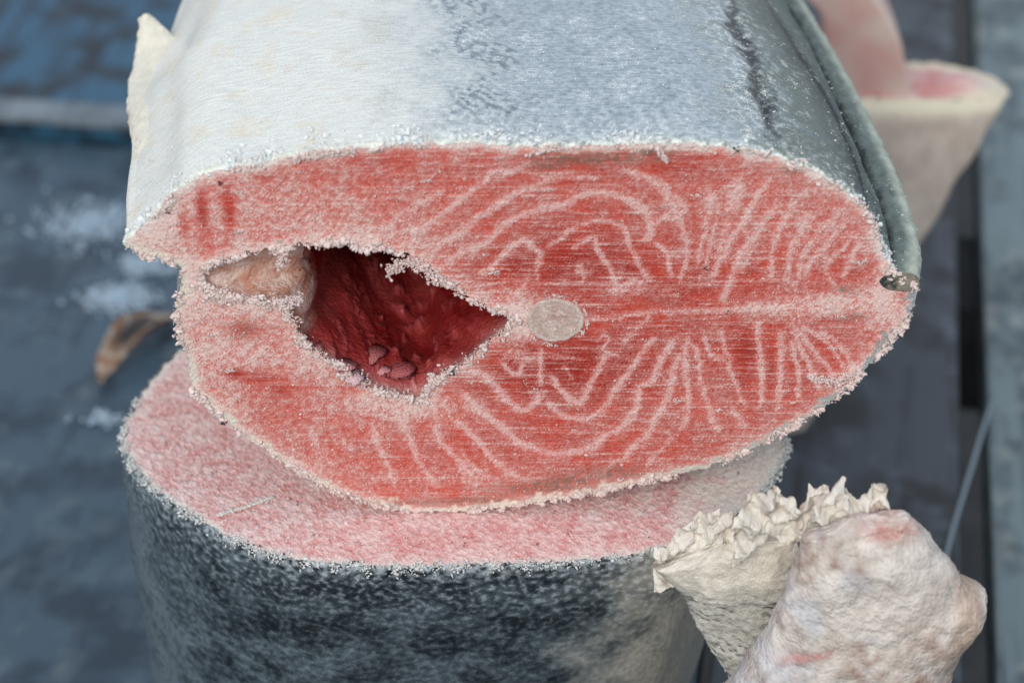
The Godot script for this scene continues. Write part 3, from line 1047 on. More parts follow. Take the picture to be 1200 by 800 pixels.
func ramp(a: Array, n: int) -> PackedFloat32Array:   # even steps through a few values
	var r := PackedFloat32Array()
	for i in n:
		var t := float(i) / (n - 1) * (a.size() - 1)
		var k := mini(int(t), a.size() - 2)
		var u := t - k
		r.append(lerpf(a[k], a[k + 1], u))
	return r

func dorsal_fin(root: Node, off: Vector3) -> void:   # the fin folded flat along the back: an angular band of skin, cut through at the face
	var m := 170
	var path := smooth_path([Vector3(99.9, 180.7, 0.6), Vector3(102.6, 181, -16.8), Vector3(101.4, 181, -59.3), Vector3(96.4, 181, -105.6), Vector3(91.1, 181, -142.4), Vector3(86.4, 181, -169.8)], m)
	var n1 := noise(81, 0.12, 3)
	var n2 := noise(82, 0.6, 3)
	var prof := crom(p2([-5.4, -1.4, -3.4, 0.5, -0.5, 1.1, 2.4, 0.6, 4.2, -0.8, 4.7, -2.6, 3.0, -4.2, -3.0, -3.8]), true, 0.3)
	var n := prof.size()
	var P := PackedVector3Array()
	var C := PackedColorArray()
	for j in m:
		var t := float(j) / (m - 1)
		var grow := Vector2.ONE.lerp(Vector2(0.8, 0.8), t)
		for i in n + 1:
			var q := prof[i % n] * grow
			var p := path[j] + Vector3(q.x, q.y, 0.0)
			var d := n1.get_noise_3dv(p) * 0.8 + n2.get_noise_3dv(p) * 0.22
			p += Vector3(q.x, q.y, 0.0).normalized() * d
			P.append((p - off) * MM)
			var v := n1.get_noise_3dv(p * 1.3) * 24.0 + n2.get_noise_3dv(p * 0.7) * 20.0
			var dark := 1.0 - sstep(-4.8, -2.0, prof[i % n].x + n1.get_noise_3dv(p * 0.7) * 2.5)
			var pale := sstep(-0.5, 3.0, prof[i % n].x + n1.get_noise_3dv(p) * 1.5)
			var c := lin(104 + v, 116 + v, 110 + v).lerp(lin(34 + v * 0.4, 40 + v * 0.4, 40 + v * 0.4), dark)
			c = c.lerp(lin(186 + v, 192 + v, 176 + v), pale * 0.85)
			C.append(c.lerp(lin(96, 88, 78), 1.0 - sstep(0.0, 0.006, t)))
	var fin := part("dorsal_fin", sheet(n + 1, m, P, C, PackedVector2Array(), true, true), with_grain(vmat(0.45), 83, 60.0, 0.03), root)
	frost_over(fin.mesh, 2400, 0.15, 0.9, lin(206, 212, 208), fin, 84)
	# its cut end
	P = PackedVector3Array()
	C = PackedColorArray()
	for j in 8:
		for i in n + 1:
			var q := prof[i % n]
			var p := path[0] + Vector3(q.x, q.y, 0.0) * (1.0 - j / 7.0)
			p.z += n2.get_noise_3dv(p * 0.8) * 0.35
			P.append((p - off) * MM)
			C.append(lin(136, 130, 116).lerp(lin(52, 54, 54), clampf(1.0 - sstep(-4.0, -0.5, q.x * (1.0 - j / 7.0) + n2.get_noise_3dv(p) * 4.0), 0.0, 1.0)))
	part("fin_cut_end", sheet(n + 1, 8, P, C, PackedVector2Array(), true, false), vmat(0.5), fin)

func fin_stub(root: Node, off: Vector3) -> void:   # root of the pelvic fin at the belly edge
	var path := smooth_path([Vector3(-95.2, 190.7, -30), Vector3(-96.4, 190, -55), Vector3(-97.8, 188.4, -78), Vector3(-99.4, 187.8, -95), Vector3(-102, 190.2, -106), Vector3(-104.9, 193.8, -112), Vector3(-107.4, 197.5, -117)], 60)
	var n1 := noise(91, 0.3, 3)
	var n2 := noise(92, 0.9, 2)
	var bump := func(p: Vector3, t: float, g: float) -> float: return n1.get_noise_3dv(p) * 0.9 + n2.get_noise_3dv(p) * 0.3
	var tint := func(p: Vector3, t: float, g: float) -> Color:
		var v := n1.get_noise_3dv(p) * 14.0
		var c := lin(228 + v, 222 + v, 206 + v)
		var dark := exp(-pow(angle_difference(g, 0.25) / 0.30, 2.0)) * sstep(0.45, 0.7, t) * (1.0 - sstep(0.9, 1.0, t)) * clampf(0.5 + n2.get_noise_3dv(p) * 2.5, 0.0, 1.0)
		c = c.lerp(lin(70, 66, 58), dark)
		return c
	part("fin_stub", tube(path, ramp([3.0, 5.0, 7.5, 9.2, 10.6, 11.0, 7.5, 1.8], 60), ramp([3.0, 5.0, 6.0, 6.0, 5.0, 4.0, 3.0, 1.6], 60), Vector3.RIGHT, 40, bump, tint, off, true), with_grain(vmat(0.55), 93, 60.0, 0.03), root)

func edge_frost(root: Node, off: Vector3, f: Dictionary, outer: PackedVector2Array, inner: PackedVector2Array, n_top: int, fR: PackedFloat32Array, fS: PackedFloat32Array, w: int, h: int, K: int) -> void:
	var clump := noise(101, 0.14, 3)
	var big := noise(102, 0.045, 2)
	var places := [[], [], [], [], [], []]
	var tints := [PackedColorArray(), PackedColorArray(), PackedColorArray(), PackedColorArray(), PackedColorArray(), PackedColorArray()]
	var put := func(t: Transform3D, c: Color) -> void:
		var k := rng.randi() % 6
		places[k].append(t)
		tints[k].append(c)
	var n := outer.size()
	var mid := Vector2(3, 165)
	# torn frost along the outline
	for rep in 9:
		for i in n:
			var q := outer[i]
			var bg := sstep(-0.25, 0.35, big.get_noise_2dv(q))
			var d := clump.get_noise_2d(q.x * 1.2, q.y * 1.2) * 1.3 + 0.05
			if rng.randf() > clampf(d * 0.9 * bg, 0.02, 0.45):
				continue
			var t := (outer[(i + 2) % n] - outer[(i - 2 + n) % n]).normalized()
			var out := Vector2(-t.y, t.x)
			if (q - mid).dot(out) < 0.0:
				out = -out
			var size := rng.randf_range(0.25, 0.62) * (0.7 + 1.1 * maxf(0.0, d)) * (1.15 if i < n_top else 0.85)
			var r := rng.randfn() * (0.7 if i < n_top else 0.5) + (0.1 if i < n_top else -0.25) + maxf(0.0, d - 0.2) * 0.8
			var p := Vector3(q.x + out.x * r, q.y + out.y * r, rng.randfn() * 0.5 - 0.2 - maxf(0.0, r) * 0.3)
			if i < n_top:
				p.z -= absf(rng.randfn()) * 0.9
			if p.y < TOP + 0.3:
				continue
			var tone := rng.randf_range(-10, 8)
			var c := lin(238 + tone, 224 + tone, 217 + tone) if i > n_top or rng.randf() < 0.45 else lin(236 + tone, 238 + tone, 238 + tone)
			if i > n_top and float(i - n_top) / (n - n_top) < 0.3 and rng.randf() < 0.55:
				c = lin(172 + tone, 182 + tone, 182 + tone)
			put.call(bit_at(p, size), c)
			if rng.randf() < 0.05 * bg:
				var flat := any_turn()
				put.call(Transform3D(flat.scaled_local(Vector3(1.0, 0.8, 0.35) * rng.randf_range(0.9, 2.1) * MM), p * MM), c)
			if rng.randf() < 0.02:
				put.call(long_bit(p + Vector3(out.x, out.y, 0.2) * 0.5, Vector3(out.x + rng.randfn() * 0.7, out.y + rng.randfn() * 0.7, rng.randfn() * 0.5), rng.randf_range(0.9, 2.0), rng.randf_range(0.3, 0.6)), c)
	# needles of frost round the belly opening
	var m := inner.size()
	var cm := Vector2(-35.4, 168.4)
	for rep in 18:
		for i in m:
			var q := inner[i]
			var d := clump.get_noise_2d(q.x * 1.5 + 40.0, q.y * 1.5) * 1.5 + 0.2
			d *= 0.35 + sstep(-0.3, 0.3, big.get_noise_2d(q.x + 90.0, q.y))
			if rng.randf() > clampf(d * 0.7, 0.02, 0.45):
				continue
			var t := (inner[(i + 2) % m] - inner[(i - 2 + m) % m]).normalized()
			var inw := Vector2(-t.y, t.x)
			if (cm - q).dot(inw) < 0.0:
				inw = -inw
			var r := rng.randfn() * (0.55 + 0.5 * maxf(0.0, d)) - 0.45 + 0.7 * maxf(0.0, d)
			var tone := rng.randf_range(-14, 8)
			var c := lin(236 + tone, 212 + tone, 205 + tone)
			put.call(bit_at(Vector3(q.x + inw.x * r, q.y + inw.y * r, rng.randfn() * 0.45 + 0.1 - maxf(0.0, r) * 0.5), rng.randf_range(0.25, 0.72)), c)
			if rng.randf() < 0.035 * clampf(d * 2.0, 0.0, 1.0):
				var L := rng.randf_range(0.8, 2.8)
				put.call(long_bit(Vector3(q.x + inw.x * L * 0.35, q.y + inw.y * L * 0.35, 0.1), Vector3(inw.x + rng.randfn() * 0.35, inw.y + rng.randfn() * 0.35, rng.randfn() * 0.25), L, rng.randf_range(0.25, 0.5)), c)
	# tufts and smears of frost: on the skin's edge, on the rim of the cut, round the opening and the backbone
	var sites := []
	for i in 150:
		var k := rng.randi() % n
		sites.append([outer[k], 1.0 if k < n_top else 0.75, k < n_top, (outer[(k + 3) % n] - outer[(k - 3 + n) % n]).normalized()])
	for i in 75:
		var k := rng.randi() % m
		sites.append([inner[k], 0.9, false, (inner[(k + 3) % m] - inner[(k - 3 + m) % m]).normalized()])
	for i in 14:
		var g := rng.randf() * TAU
		sites.append([Vector2(11.3, 167.1) + Vector2(cos(g) * 8.3, sin(g) * 7.4), 0.45, false, Vector2(-sin(g), cos(g))])
	for i in 26:
		sites.append([Vector2(rng.randf_range(-79.8, -57), rng.randf_range(173.1, 176.7)), 0.6, false, Vector2.RIGHT])
	for i in 60:
		sites.append([Vector2(rng.randf_range(-85, 95), rng.randf_range(115, 215)), 0.4, false, Vector2.RIGHT])
	for s in sites:
		var spread := rng.randf_range(0.4, 1.5) * float(s[1])
		var along: Vector2 = s[3]
		var across := along.orthogonal()
		var count := int(rng.randf_range(15, 120) * spread)
		var on_skin: bool = s[2] and rng.randf() < 0.6
		for i in count:
			var e := rng.randfn() * spread * 1.7
			var c2 := rng.randfn() * spread * 0.55
			var q: Vector2 = s[0] + along * e + across * c2
			var gx := int((q.x - f.lo.x) / f.cell)
			var gy := int((q.y - f.lo.y) / f.cell)
			if gx < 0 or gy < 0 or gx >= f.nx or gy >= f.ny:
				continue
			var tone := rng.randf_range(-12, 8)
			var p := Vector3(q.x, q.y, 0.2 + absf(rng.randfn()) * 0.35)
			var c := lin(238 + tone, 216 + tone, 209 + tone)
			if on_skin:
				var kk := int(f.nO[gy * f.nx + gx])
				if kk < 0 or kk >= n_top:
					continue
				p = body_point(outer[kk], -absf(rng.randfn()) * spread * 3.0) + Vector3(0, 0.3 + absf(rng.randfn()) * 0.2, 0)
				c = lin(238 + tone, 239 + tone, 238 + tone)
			elif f.inside[gy * f.nx + gx] == 0 and minf(f.dO[gy * f.nx + gx], f.dI[gy * f.nx + gx]) > 0.9:
				continue
			if p.y < TOP + 0.3:
				continue
			put.call(bit_at(p, rng.randf_range(0.2, 0.45) + (1.5 if s[1] > 0.5 else 0.3) * pow(rng.randf(), 7.0)), c)
	# loose grains over the cut face, thick where the frost is thick
	var lo: Vector2 = f.lo
	var ins: PackedByteArray = f.inside
	var made := 0
	var tries := 0
	while made < 8000 and tries < 260000:
		tries += 1
		var x := rng.randi() % w
		var y := rng.randi() % h
		if ins[(y / K) * f.nx + x / K] == 0:
			continue
		var q: Vector2 = lo + Vector2(x + 0.5, y + 0.5) * (f.cell / K)
		var d := fR[y * w + x] * 0.9 + fS[y * w + x] * 0.55 + clump.get_noise_2d(q.x * 1.5, q.y * 1.5) * 0.9 - 0.05
		if rng.randf() > d:
			continue
		made += 1
		var tone := rng.randf_range(-12, 8)
		put.call(bit_at(Vector3(q.x, q.y, rng.randf_range(0.15, 0.5)), absf(rng.randfn()) * 0.16 + 0.14 + 0.2 * clampf(fR[y * w + x], 0.0, 0.8)), lin(240 + tone, 210 + tone, 203 + tone))
	# specks of ice on the flank skin, denser towards the cut
	for i in 3600:
		var z := -pow(rng.randf(), 1.7) * 150.0
		var k := rng.randi() % n_top
		var s := k * 0.4
		var p := body_point(outer[k], z)
		var near_crease: float = absf(s - crease_at(z))
		if rng.randf() > clampf(clump.get_noise_3dv(p * 0.8) * 1.6 + 0.25 + 0.5 * exp(z / 5.0) + 0.9 * exp(-near_crease / 5.0), 0.04, 1.0):
			continue
		var tone := rng.randf_range(-8, 8)
		put.call(bit_at(p + Vector3(0, 0.1, 0), absf(rng.randfn()) * 0.2 + 0.15 + 0.4 * exp(z / 4.0)), lin(234 + tone, 238 + tone, 238 + tone))
	# the shreds that hang into the opening, and a few torn flakes
	for shred in [[[-19.7, 178.8, -21.4, 181.8, -24.4, 184.1, -27.5, 184.9, -29.9, 183.4, -31.3, 181.6], 0.75], [[-57.8, 189, -58.6, 186.4, -59.4, 183.4], 0.7], [[36, 218.3, 37.1, 216.6, 38.5, 214.5], 0.35], [[78.6, 149.8, 82.3, 148.7, 86.4, 147.6], 0.7], [[86.5, 149.5, 89.8, 150.8, 91.5, 152.2], 0.6], [[-59.5, 173.1, -56.2, 173.1, -54.6, 173.6], 0.8], [[-22.6, 143.8, -21.4, 148.4, -20.7, 150.3], 0.4]]:
		var pts := crom(p2(shred[0]), false, 0.12)
		for i in pts.size():
			for rep in 4:
				var e := minf(1.0, minf(i, pts.size() - i) / 14.0 + 0.35)
				var tone := rng.randf_range(-12, 8)
				put.call(bit_at(Vector3(pts[i].x + rng.randfn() * shred[1] * e, pts[i].y + rng.randfn() * shred[1] * e, 0.3 + rng.randfn() * 0.6), rng.randf_range(0.4, 1.0)), lin(238 + tone, 214 + tone, 208 + tone))
	var fm := frost_mat()
	for k in 6:
		bits("frost_crumbs", places[k], tints[k], fm, root, k, off)
	# small dark clots
	var pl := []
	var tc := PackedColorArray()
	for q in [[-56.2, 172.3, 1.3, 38, 52, 60], [-76.8, 135, 1.0, 50, 52, 56], [-15.3, 150.8, 1.0, 60, 66, 74], [-72.9, 208.1, 0.9, 120, 40, 34], [-87.2, 199.7, 0.7, 60, 40, 36], [-56.6, 159.9, 0.5, 150, 50, 40], [49.6, 183.4, 0.5, 60, 30, 28], [55.6, 170, 0.5, 70, 60, 60], [56.4, 217.8, 1.2, 60, 62, 64]]:
		for rep in 5:
			pl.append(bit_at(Vector3(q[0] + rng.randfn() * 0.5, q[1] + rng.randfn() * 0.35, 0.5), q[2] * rng.randf_range(0.5, 1.1)))
			tc.append(lin(q[3], q[4], q[5]))
	bits("dark_specks", pl, tc, vmat(0.4), root, 1, off)


# ------------------------------------------------------------------ the standing chunk underneath
func lower_piece() -> void:
	var loop0 := p2([-111.3, -37.1, -109.4, -29.6, -105, -19.7, -97, -8.5, -87.2, 1.3, -77, 10.4, -66.1, 17.2, -54.4, 21.2, -40.7, 23, -24.9, 23.4, -9.1, 23, 4.5, 22.3, 18.2, 20.8, 31.9, 18.6, 43.5, 14.2, 53, 8.5, 63, -1.4, 71.1, -13.7, 76.4, -25.8, 78.1, -32.9, 75, -44.8, 65.1, -60.2, 48.3, -73.8, 23.1, -83.1, -10.3, -87.3, -44, -89.2, -72.4, -89.2, -90.3, -87.3, -99.5, -81.7, -105.9, -66.9, -110.1, -50])
	var loop := crom(loop0, true, 0.5)
	var n := loop.size()
	var edge := rough(loop, 0.8, 0.8, 201)
	var none := PackedVector2Array()
	var f := fields(edge, none, 0.5, 9.0)
	var nx: int = f.nx
	var ny: int = f.ny
	var root := thing("salmon_piece", "frozen salmon piece standing on end beneath, dark mottled skin and pink frosted top", "fish", Vector3(-0.015, 0, -0.035))
	var off := Vector3(-15, 0, -35)
	var K := 2
	var w := nx * K
	var h := ny * K
	var fO := upsampled(f.dO, nx, ny, K)
	var g1 := noise_bytes(noise(211, 0.33, 2), w, h)
	var g2 := noise_bytes(noise(212, 0.09, 4), w, h)
	var g3 := noise_bytes(noise(213, 0.022, 4), w, h)
	var rgb := PackedByteArray()
	rgb.resize(w * h * 3)
	var high := PackedByteArray()
	high.resize(w * h)
	for y in h:
		for x in w:
			var k := y * w + x
			var a1 := g1[k] / 255.0
			var a2 := g2[k] / 255.0
			var a3 := g3[k] / 255.0
			var X: float = f.lo.x + x * f.cell / K
			var fat := sstep(34.0, 66.0, X + (a3 - 0.5) * 26.0)
			var fr := clampf(0.60 + (a3 - 0.5) * 1.0 + (a2 - 0.5) * 0.9 + (a1 - 0.5) * 0.9 + exp(-fO[k] / 3.0) * 0.5 + fat * 0.6, 0.0, 1.0)
			var r := lerpf(216.0, 236.0, fr)
			var g := lerpf(142.0, 210.0, fr)
			var b := lerpf(140.0, 206.0, fr)
			if a1 > 0.70 and a2 > 0.5:
				r = 240.0
				g = 218.0
				b = 214.0
			r = lerpf(r, 230.0, fat * 0.7)
			g = lerpf(g, 222.0, fat * 0.7)
			b = lerpf(b, 210.0, fat * 0.7)
			var rim := clampf(1.0 - (fO[k] + (a2 - 0.5) * 3.0) / 2.6, 0.0, 1.0)
			r = lerpf(r, 232.0, rim)
			g = lerpf(g, 228.0, rim)
			b = lerpf(b, 220.0, rim)
			if a2 < 0.2 and a1 < 0.42:
				r *= 0.72
				g *= 0.8
				b *= 0.8
			rgb[k * 3] = clampi(int(r), 0, 250)
			rgb[k * 3 + 1] = clampi(int(g), 0, 250)
			rgb[k * 3 + 2] = clampi(int(b), 0, 250)
			high[k] = clampi(int(110.0 + (a1 - 0.5) * 110.0 + (a2 - 0.5) * 90.0 + rim * 30.0), 0, 255)
	var sn := face_grid(f)
	var pos: PackedVector2Array = sn[0]
	var P := PackedVector3Array()
	var UV := PackedVector2Array()
	for k in nx * ny:
		var q := pos[k]
		var uv: Vector2 = (q - f.lo) / (f.cell * Vector2(nx, ny)) + Vector2(0.5 / nx, 0.5 / ny)
		UV.append(uv)
		var tx := clampi(int(uv.x * w), 0, w - 1)
		var ty := clampi(int(uv.y * h), 0, h - 1)
		P.append((Vector3(q.x, TOP + high[ty * w + tx] / 255.0 * 1.2 - 0.9 - 0.8 * exp(-f.dO[k] / 1.0), q.y) - off) * MM)
	var flesh := StandardMaterial3D.new()
	flesh.albedo_texture = picture(w, h, rgb)
	flesh.roughness = 0.7
	flesh.heightmap_enabled = true
	flesh.heightmap_texture = grey_picture(w, h, high)
	flesh.heightmap_scale = 0.05
	part("cut_face", sheet(nx, ny, P, PackedColorArray(), UV, false, true, sn[1]), flesh, root)
	# skin: dark mottled back towards the camera, silver at the right
	var tw := 1800
	var th := 520
	g1 = noise_bytes(noise(221, 0.42, 2), tw, th)
	g2 = noise_bytes(noise(222, 0.085, 4), tw, th)
	g3 = noise_bytes(noise(223, 0.013, 3), tw, th)
	var g4 := noise_bytes(noise(224, 0.11, 1, FastNoiseLite.TYPE_CELLULAR), tw, th)
	var g5 := streak_bytes(noise(225, 0.12, 3), tw, th, 5, 2)
	rgb = PackedByteArray()
	rgb.resize(tw * th * 3)
	high = PackedByteArray()
	high.resize(tw * th)
	for y in th:
		var dn := float(y) / th * TOP
		for x in tw:
			var k := y * tw + x
			var a1 := g1[k] / 255.0
			var a2 := g2[k] / 255.0
			var a3 := g3[k] / 255.0
			var a5 := g5[k] / 255.0
			var lx := loop[int(float(x) / tw * n) % n]
			var silver := sstep(12.0, 52.0, lx.x + (a3 - 0.5) * 30.0 + dn * 0.12)
			var left := 1.0 - sstep(-112.0, -70.0, lx.x + (a3 - 0.5) * 16.0)
			var dark := clampf(0.62 + (0.5 - a2) * 0.7 + (0.5 - a3) * 0.9 + (0.5 - a5) * 0.6 - left * 0.5 - dn * 0.002, 0.0, 1.0)
			var r := lerpf(92.0, 22.0, dark)
			var g := lerpf(105.0, 29.0, dark)
			var b := lerpf(113.0, 34.0, dark)
			r = lerpf(r, 150.0 + (a2 - 0.5) * 40.0, silver)
			g = lerpf(g, 147.0 + (a2 - 0.5) * 40.0, silver)
			b = lerpf(b, 138.0 + (a2 - 0.5) * 40.0, silver)
			var fr := clampf((a1 - 0.60) * 2.6 + (a2 - 0.60) * 0.6 + (a3 - 0.5) * 0.3 + (rng.randf() - 0.5) * 0.5, 0.0, 1.0) * (0.40 - 0.22 * silver)
			fr = maxf(fr, exp(-dn / 3.2) * clampf(0.45 + (a2 - 0.4) * 3.0 + (a1 - 0.5), 0.0, 1.0))
			fr = maxf(fr, exp(-dn / 14.0) * clampf((a2 - 0.5) * 3.0 + (a1 - 0.5), 0.0, 0.8))
			r = lerpf(r, 208.0, fr)
			g = lerpf(g, 216.0, fr)
			b = lerpf(b, 220.0, fr)
			rgb[k * 3] = clampi(int(r), 0, 250)
			rgb[k * 3 + 1] = clampi(int(g), 0, 250)
			rgb[k * 3 + 2] = clampi(int(b), 0, 250)
			high[k] = clampi(int(110.0 + fr * 50.0 + (a1 - 0.5) * 50.0 + (a5 - 0.5) * 30.0), 0, 255)
	P = PackedVector3Array()
	UV = PackedVector2Array()
	var ys := [0.0, 0.5, 1.0, 1.6, 2.3, 3.2, 4.5, 6.0, 8.0, 10.5, 13.0, 16.0, 20.0, 25.0, 31.0, 38.0, 46.0, 55.0, 65.0, 76.0, 88.0, 97.0, 102.0, 105.0]
	var lump := noise(231, 0.4, 3)
	var big := noise(232, 0.03, 2)
	for dn: float in ys:
		for i in n + 1:
			var k := i % n
			var q := edge[k].lerp(loop[k], clampf(dn / 4.0, 0.0, 1.0))
			var t := (q.x + 112.0) / 192.0
			var x := q.x + lerpf(2.0, -18.0, t) * sstep(0.0, 1.0, dn / TOP) - 9.0 * sstep(0.75, 1.0, t) * sstep(0.0, 30.0, dn)
			var z := q.y * (1.0 - 0.06 * dn / TOP)
			var o := (Vector2(x, z) - Vector2(-15, -35)).normalized()
			var d := lump.get_noise_3d(x, dn, z) * (0.15 + 0.8 * exp(-dn / 2.5)) + big.get_noise_3d(x, dn, z) * 1.6 * sstep(0.0, 15.0, dn) + 0.5 * sstep(0.0, 3.0, dn)
			P.append((Vector3(x + o.x * d, TOP - 0.2 - dn, z + o.y * d) - off) * MM)
			UV.append(Vector2(float(i) / n, dn / TOP))
	var skin := StandardMaterial3D.new()
	skin.albedo_texture = picture(tw, th, rgb)
	skin.roughness = 0.45
	skin.metallic_specular = 0.38
	skin.heightmap_enabled = true
	skin.heightmap_texture = grey_picture(tw, th, high)
	skin.heightmap_scale = 0.025
	part("mottled_skin", sheet(n + 1, ys.size(), P, PackedColorArray(), UV, true, false), skin, root)
	# frost on the rim and the top
	var clump := noise(241, 0.12, 3)
	var places := [[], [], [], [], [], []]
	var tints := [PackedColorArray(), PackedColorArray(), PackedColorArray(), PackedColorArray(), PackedColorArray(), PackedColorArray()]
	for rep in 8:
		for i in n:
			var q := edge[i]
			if q.y < -55.0:
				continue
			var d := clump.get_noise_2dv(q * 1.2) + 0.2
			if rng.randf() > clampf(d * 2.0, 0.08, 1.0):
				continue
			var o := (q - Vector2(-15, -35)).normalized()
			var r := rng.randfn() * 0.8
			var kk := rng.randi() % 6
			var tone := rng.randf_range(-14, 8)
			var c := lin(232 + tone, 230 + tone, 226 + tone)
			if rng.randf() < 0.05:
				c = lin(60, 66, 70)
			places[kk].append(bit_at(Vector3(q.x + o.x * r, TOP - 0.3 + rng.randfn() * 0.4 - maxf(0.0, r) * 0.9, q.y + o.y * r), rng.randf_range(0.3, 0.9)))
			tints[kk].append(c)
	var made := 0
	while made < 9000:
		var q := Vector2(rng.randf_range(-112, 80), rng.randf_range(-60, 24))
		var gx := int((q.x - f.lo.x) / f.cell)
		var gy := int((q.y - f.lo.y) / f.cell)
		if gx < 0 or gy < 0 or gx >= nx or gy >= ny or f.inside[gy * nx + gx] == 0:
			made += 1
			continue
		made += 1
		if rng.randf() > clump.get_noise_2dv(q * 1.1) * 1.4 + 0.5:
			continue
		var kk := rng.randi() % 6
		var tone := rng.randf_range(-14, 8)
		places[kk].append(bit_at(Vector3(q.x, TOP - 0.1, q.y), absf(rng.randfn()) * 0.25 + 0.25))
		tints[kk].append(lin(236 + tone, 208 + tone, 206 + tone) if rng.randf() > 0.02 else lin(110, 96, 84))
	# a thin white thread lying on the frost
	var th_ := crom(p2([-80.2, 2, -73.5, -1.4, -66.2, -6.1]), false, 0.15)
	for i in th_.size():
		for rep in 3:
			places[0].append(bit_at(Vector3(th_[i].x + rng.randfn() * 0.25, TOP + 0.4 + rng.randfn() * 0.15, th_[i].y + rng.randfn() * 0.25), rng.randf_range(0.4, 0.8)))
			tints[0].append(lin(232, 226, 218))
	var fm := frost_mat()
	for k in 6:
		bits("frost_crumbs", places[k], tints[k], fm, root, k, off)


# ------------------------------------------------------------------ the blurred piece behind on the right
func far_piece() -> void:
	var root := thing("salmon_piece", "blurred tapering salmon piece behind on the right, pale skin and curled pink belly flap", "fish", Vector3(149.9, 0, -277) * MM)
	var n1 := noise(301, 0.035, 3)
	var n2 := noise(302, 0.4, 3)
	var P := PackedVector3Array()
	var C := PackedColorArray()
	var n := 80
	var rows := 40
	for j in rows:
		var t := j / 39.0   # 0 at the table, 1 at the rim
		for i in n + 1:
			var a := TAU * (i % n) / n
			var rx := lerpf(13.0, 34.0, pow(t, 0.9))
			var rz := lerpf(10.0, 20.0, t)
			var c := Vector3(lerpf(-58.0, 0.0, t), t * 90.0, lerpf(88.0, 0.0, t))
			var p := c + Vector3(cos(a) * rx, 0.0, sin(a) * rz * (0.3 if sin(a) > 0.0 else 1.25))
			p += Vector3(cos(a), 0, sin(a)) * (n1.get_noise_3dv(p) * 2.0 + n2.get_noise_3dv(p) * 0.4)
			if j == rows - 1:
				p.y += n2.get_noise_2d(p.x, p.z) * 1.5
			P.append(p * MM)
			var v := n1.get_noise_3dv(p * 1.5) * 24.0 + n2.get_noise_3dv(p) * 18.0
			var col := lin(172 + v, 158 + v, 146 + v)
			var dk := exp(-pow((p.x + 25.0) / 9.0, 2.0) - pow((p.y - 60.0) / 8.0, 2.0)) + exp(-pow((p.x + 36.0) / 8.0, 2.0) - pow((p.y - 44.0) / 12.0, 2.0)) * 0.8
			col = col.lerp(lin(84, 92, 98), clampf(dk, 0.0, 0.85))
			C.append(col.lerp(lin(222, 214, 190), sstep(0.93, 0.98, t)))
	part("pale_skin", sheet(n + 1, rows, P, C, PackedVector2Array(), true, true), with_grain(vmat(0.5), 303, 40.0, 0.06), root)
	P = PackedVector3Array()
	C = PackedColorArray()
	for j in 16:
		var t := 1.0 - j / 15.0
		for i in n + 1:
			var a := TAU * (i % n) / n
			var p := Vector3(cos(a) * 34.0 * t, 90.0, sin(a) * 20.0 * t * (0.3 if sin(a) > 0.0 else 1.25))
			p.y += n2.get_noise_2d(p.x, p.z) * 1.2 + 5.0 * exp(-pow((p.x - 17.0) / 9.0, 2.0) - pow((p.z + 4.0) / 9.0, 2.0)) * sstep(1.0, 0.6, t)
			P.append(p * MM)
			var m := sstep(0.55, 0.95, t + n1.get_noise_2d(p.x * 1.5, p.z) * 0.3)
			var pk := clampf(0.5 + n1.get_noise_2d(p.x * 2.0, p.z * 2.0) * 1.5, 0.0, 1.0)
			C.append(lin(214, 150, 148).lerp(lin(226, 192, 188), pk).lerp(lin(228, 216, 196), m))
	part("cut_face", sheet(n + 1, 16, P, C, PackedVector2Array(), true, true), with_grain(vmat(0.6), 304, 60.0, 0.06), root)
	# the belly wall, curled up and over to the left
	P = PackedVector3Array()
	C = PackedColorArray()
	var prof := p2([-47.8, 147.6, -32.3, 142.7, -19, 129.3, -10.8, 115.7, -5.3, 103, -2.2, 88.9, -13.9, 84.7, -27.2, 86.1, -32.9, 94.9, -34.4, 107.1, -36.6, 117.4, -38.7, 124.2, -48.5, 134.3])
	var path := crom(prof, false, 1.0)
	# closed band round the flap's outline, swept back in depth
	var loop := crom(prof, true, 1.0)
	var m := loop.size()
	var zs := [1.0, 0.0, -3.0, -8.0, -14.0, -20.0, -25.0, -26.0]
	var ctr := Vector2.ZERO
	for q in loop:
		ctr += q / m
	var rings := [[0, 0.02], [0, 0.3], [0, 0.6], [0, 0.85], [0, 0.95], [1, 1.0], [2, 1.0], [3, 1.0], [4, 1.0], [5, 1.0], [6, 1.0], [7, 0.95], [7, 0.5], [7, 0.02]]
	for rg in rings:
		var jj: int = rg[0]
		var sc: float = rg[1]
		for i in m + 1:
			var q := ctr + (loop[i % m] - ctr) * sc
			var p := Vector3(q.x, q.y, zs[jj]) + Vector3(n1.get_noise_2d(q.x, q.y), n1.get_noise_2d(q.y, q.x), 0) * 1.5
			P.append(p * MM)
			var v := clampf(0.5 + n1.get_noise_3dv(p * 0.9) * 1.6, 0.0, 1.0)
			var red := exp(-pow((q.x + 45.0) / 8.0, 2.0) - pow((q.y - 106.0) / 10.0, 2.0))  # dark red shadow painted into the flap's lower left
			C.append(lin(216, 170, 162).lerp(lin(224, 202, 190), v).lerp(lin(150, 60, 56), clampf(red, 0.0, 0.8)))
	part("belly_flap", sheet(m + 1, rings.size(), P, C, PackedVector2Array(), true, false), with_grain(vmat(0.6), 305, 60.0, 0.06), root)


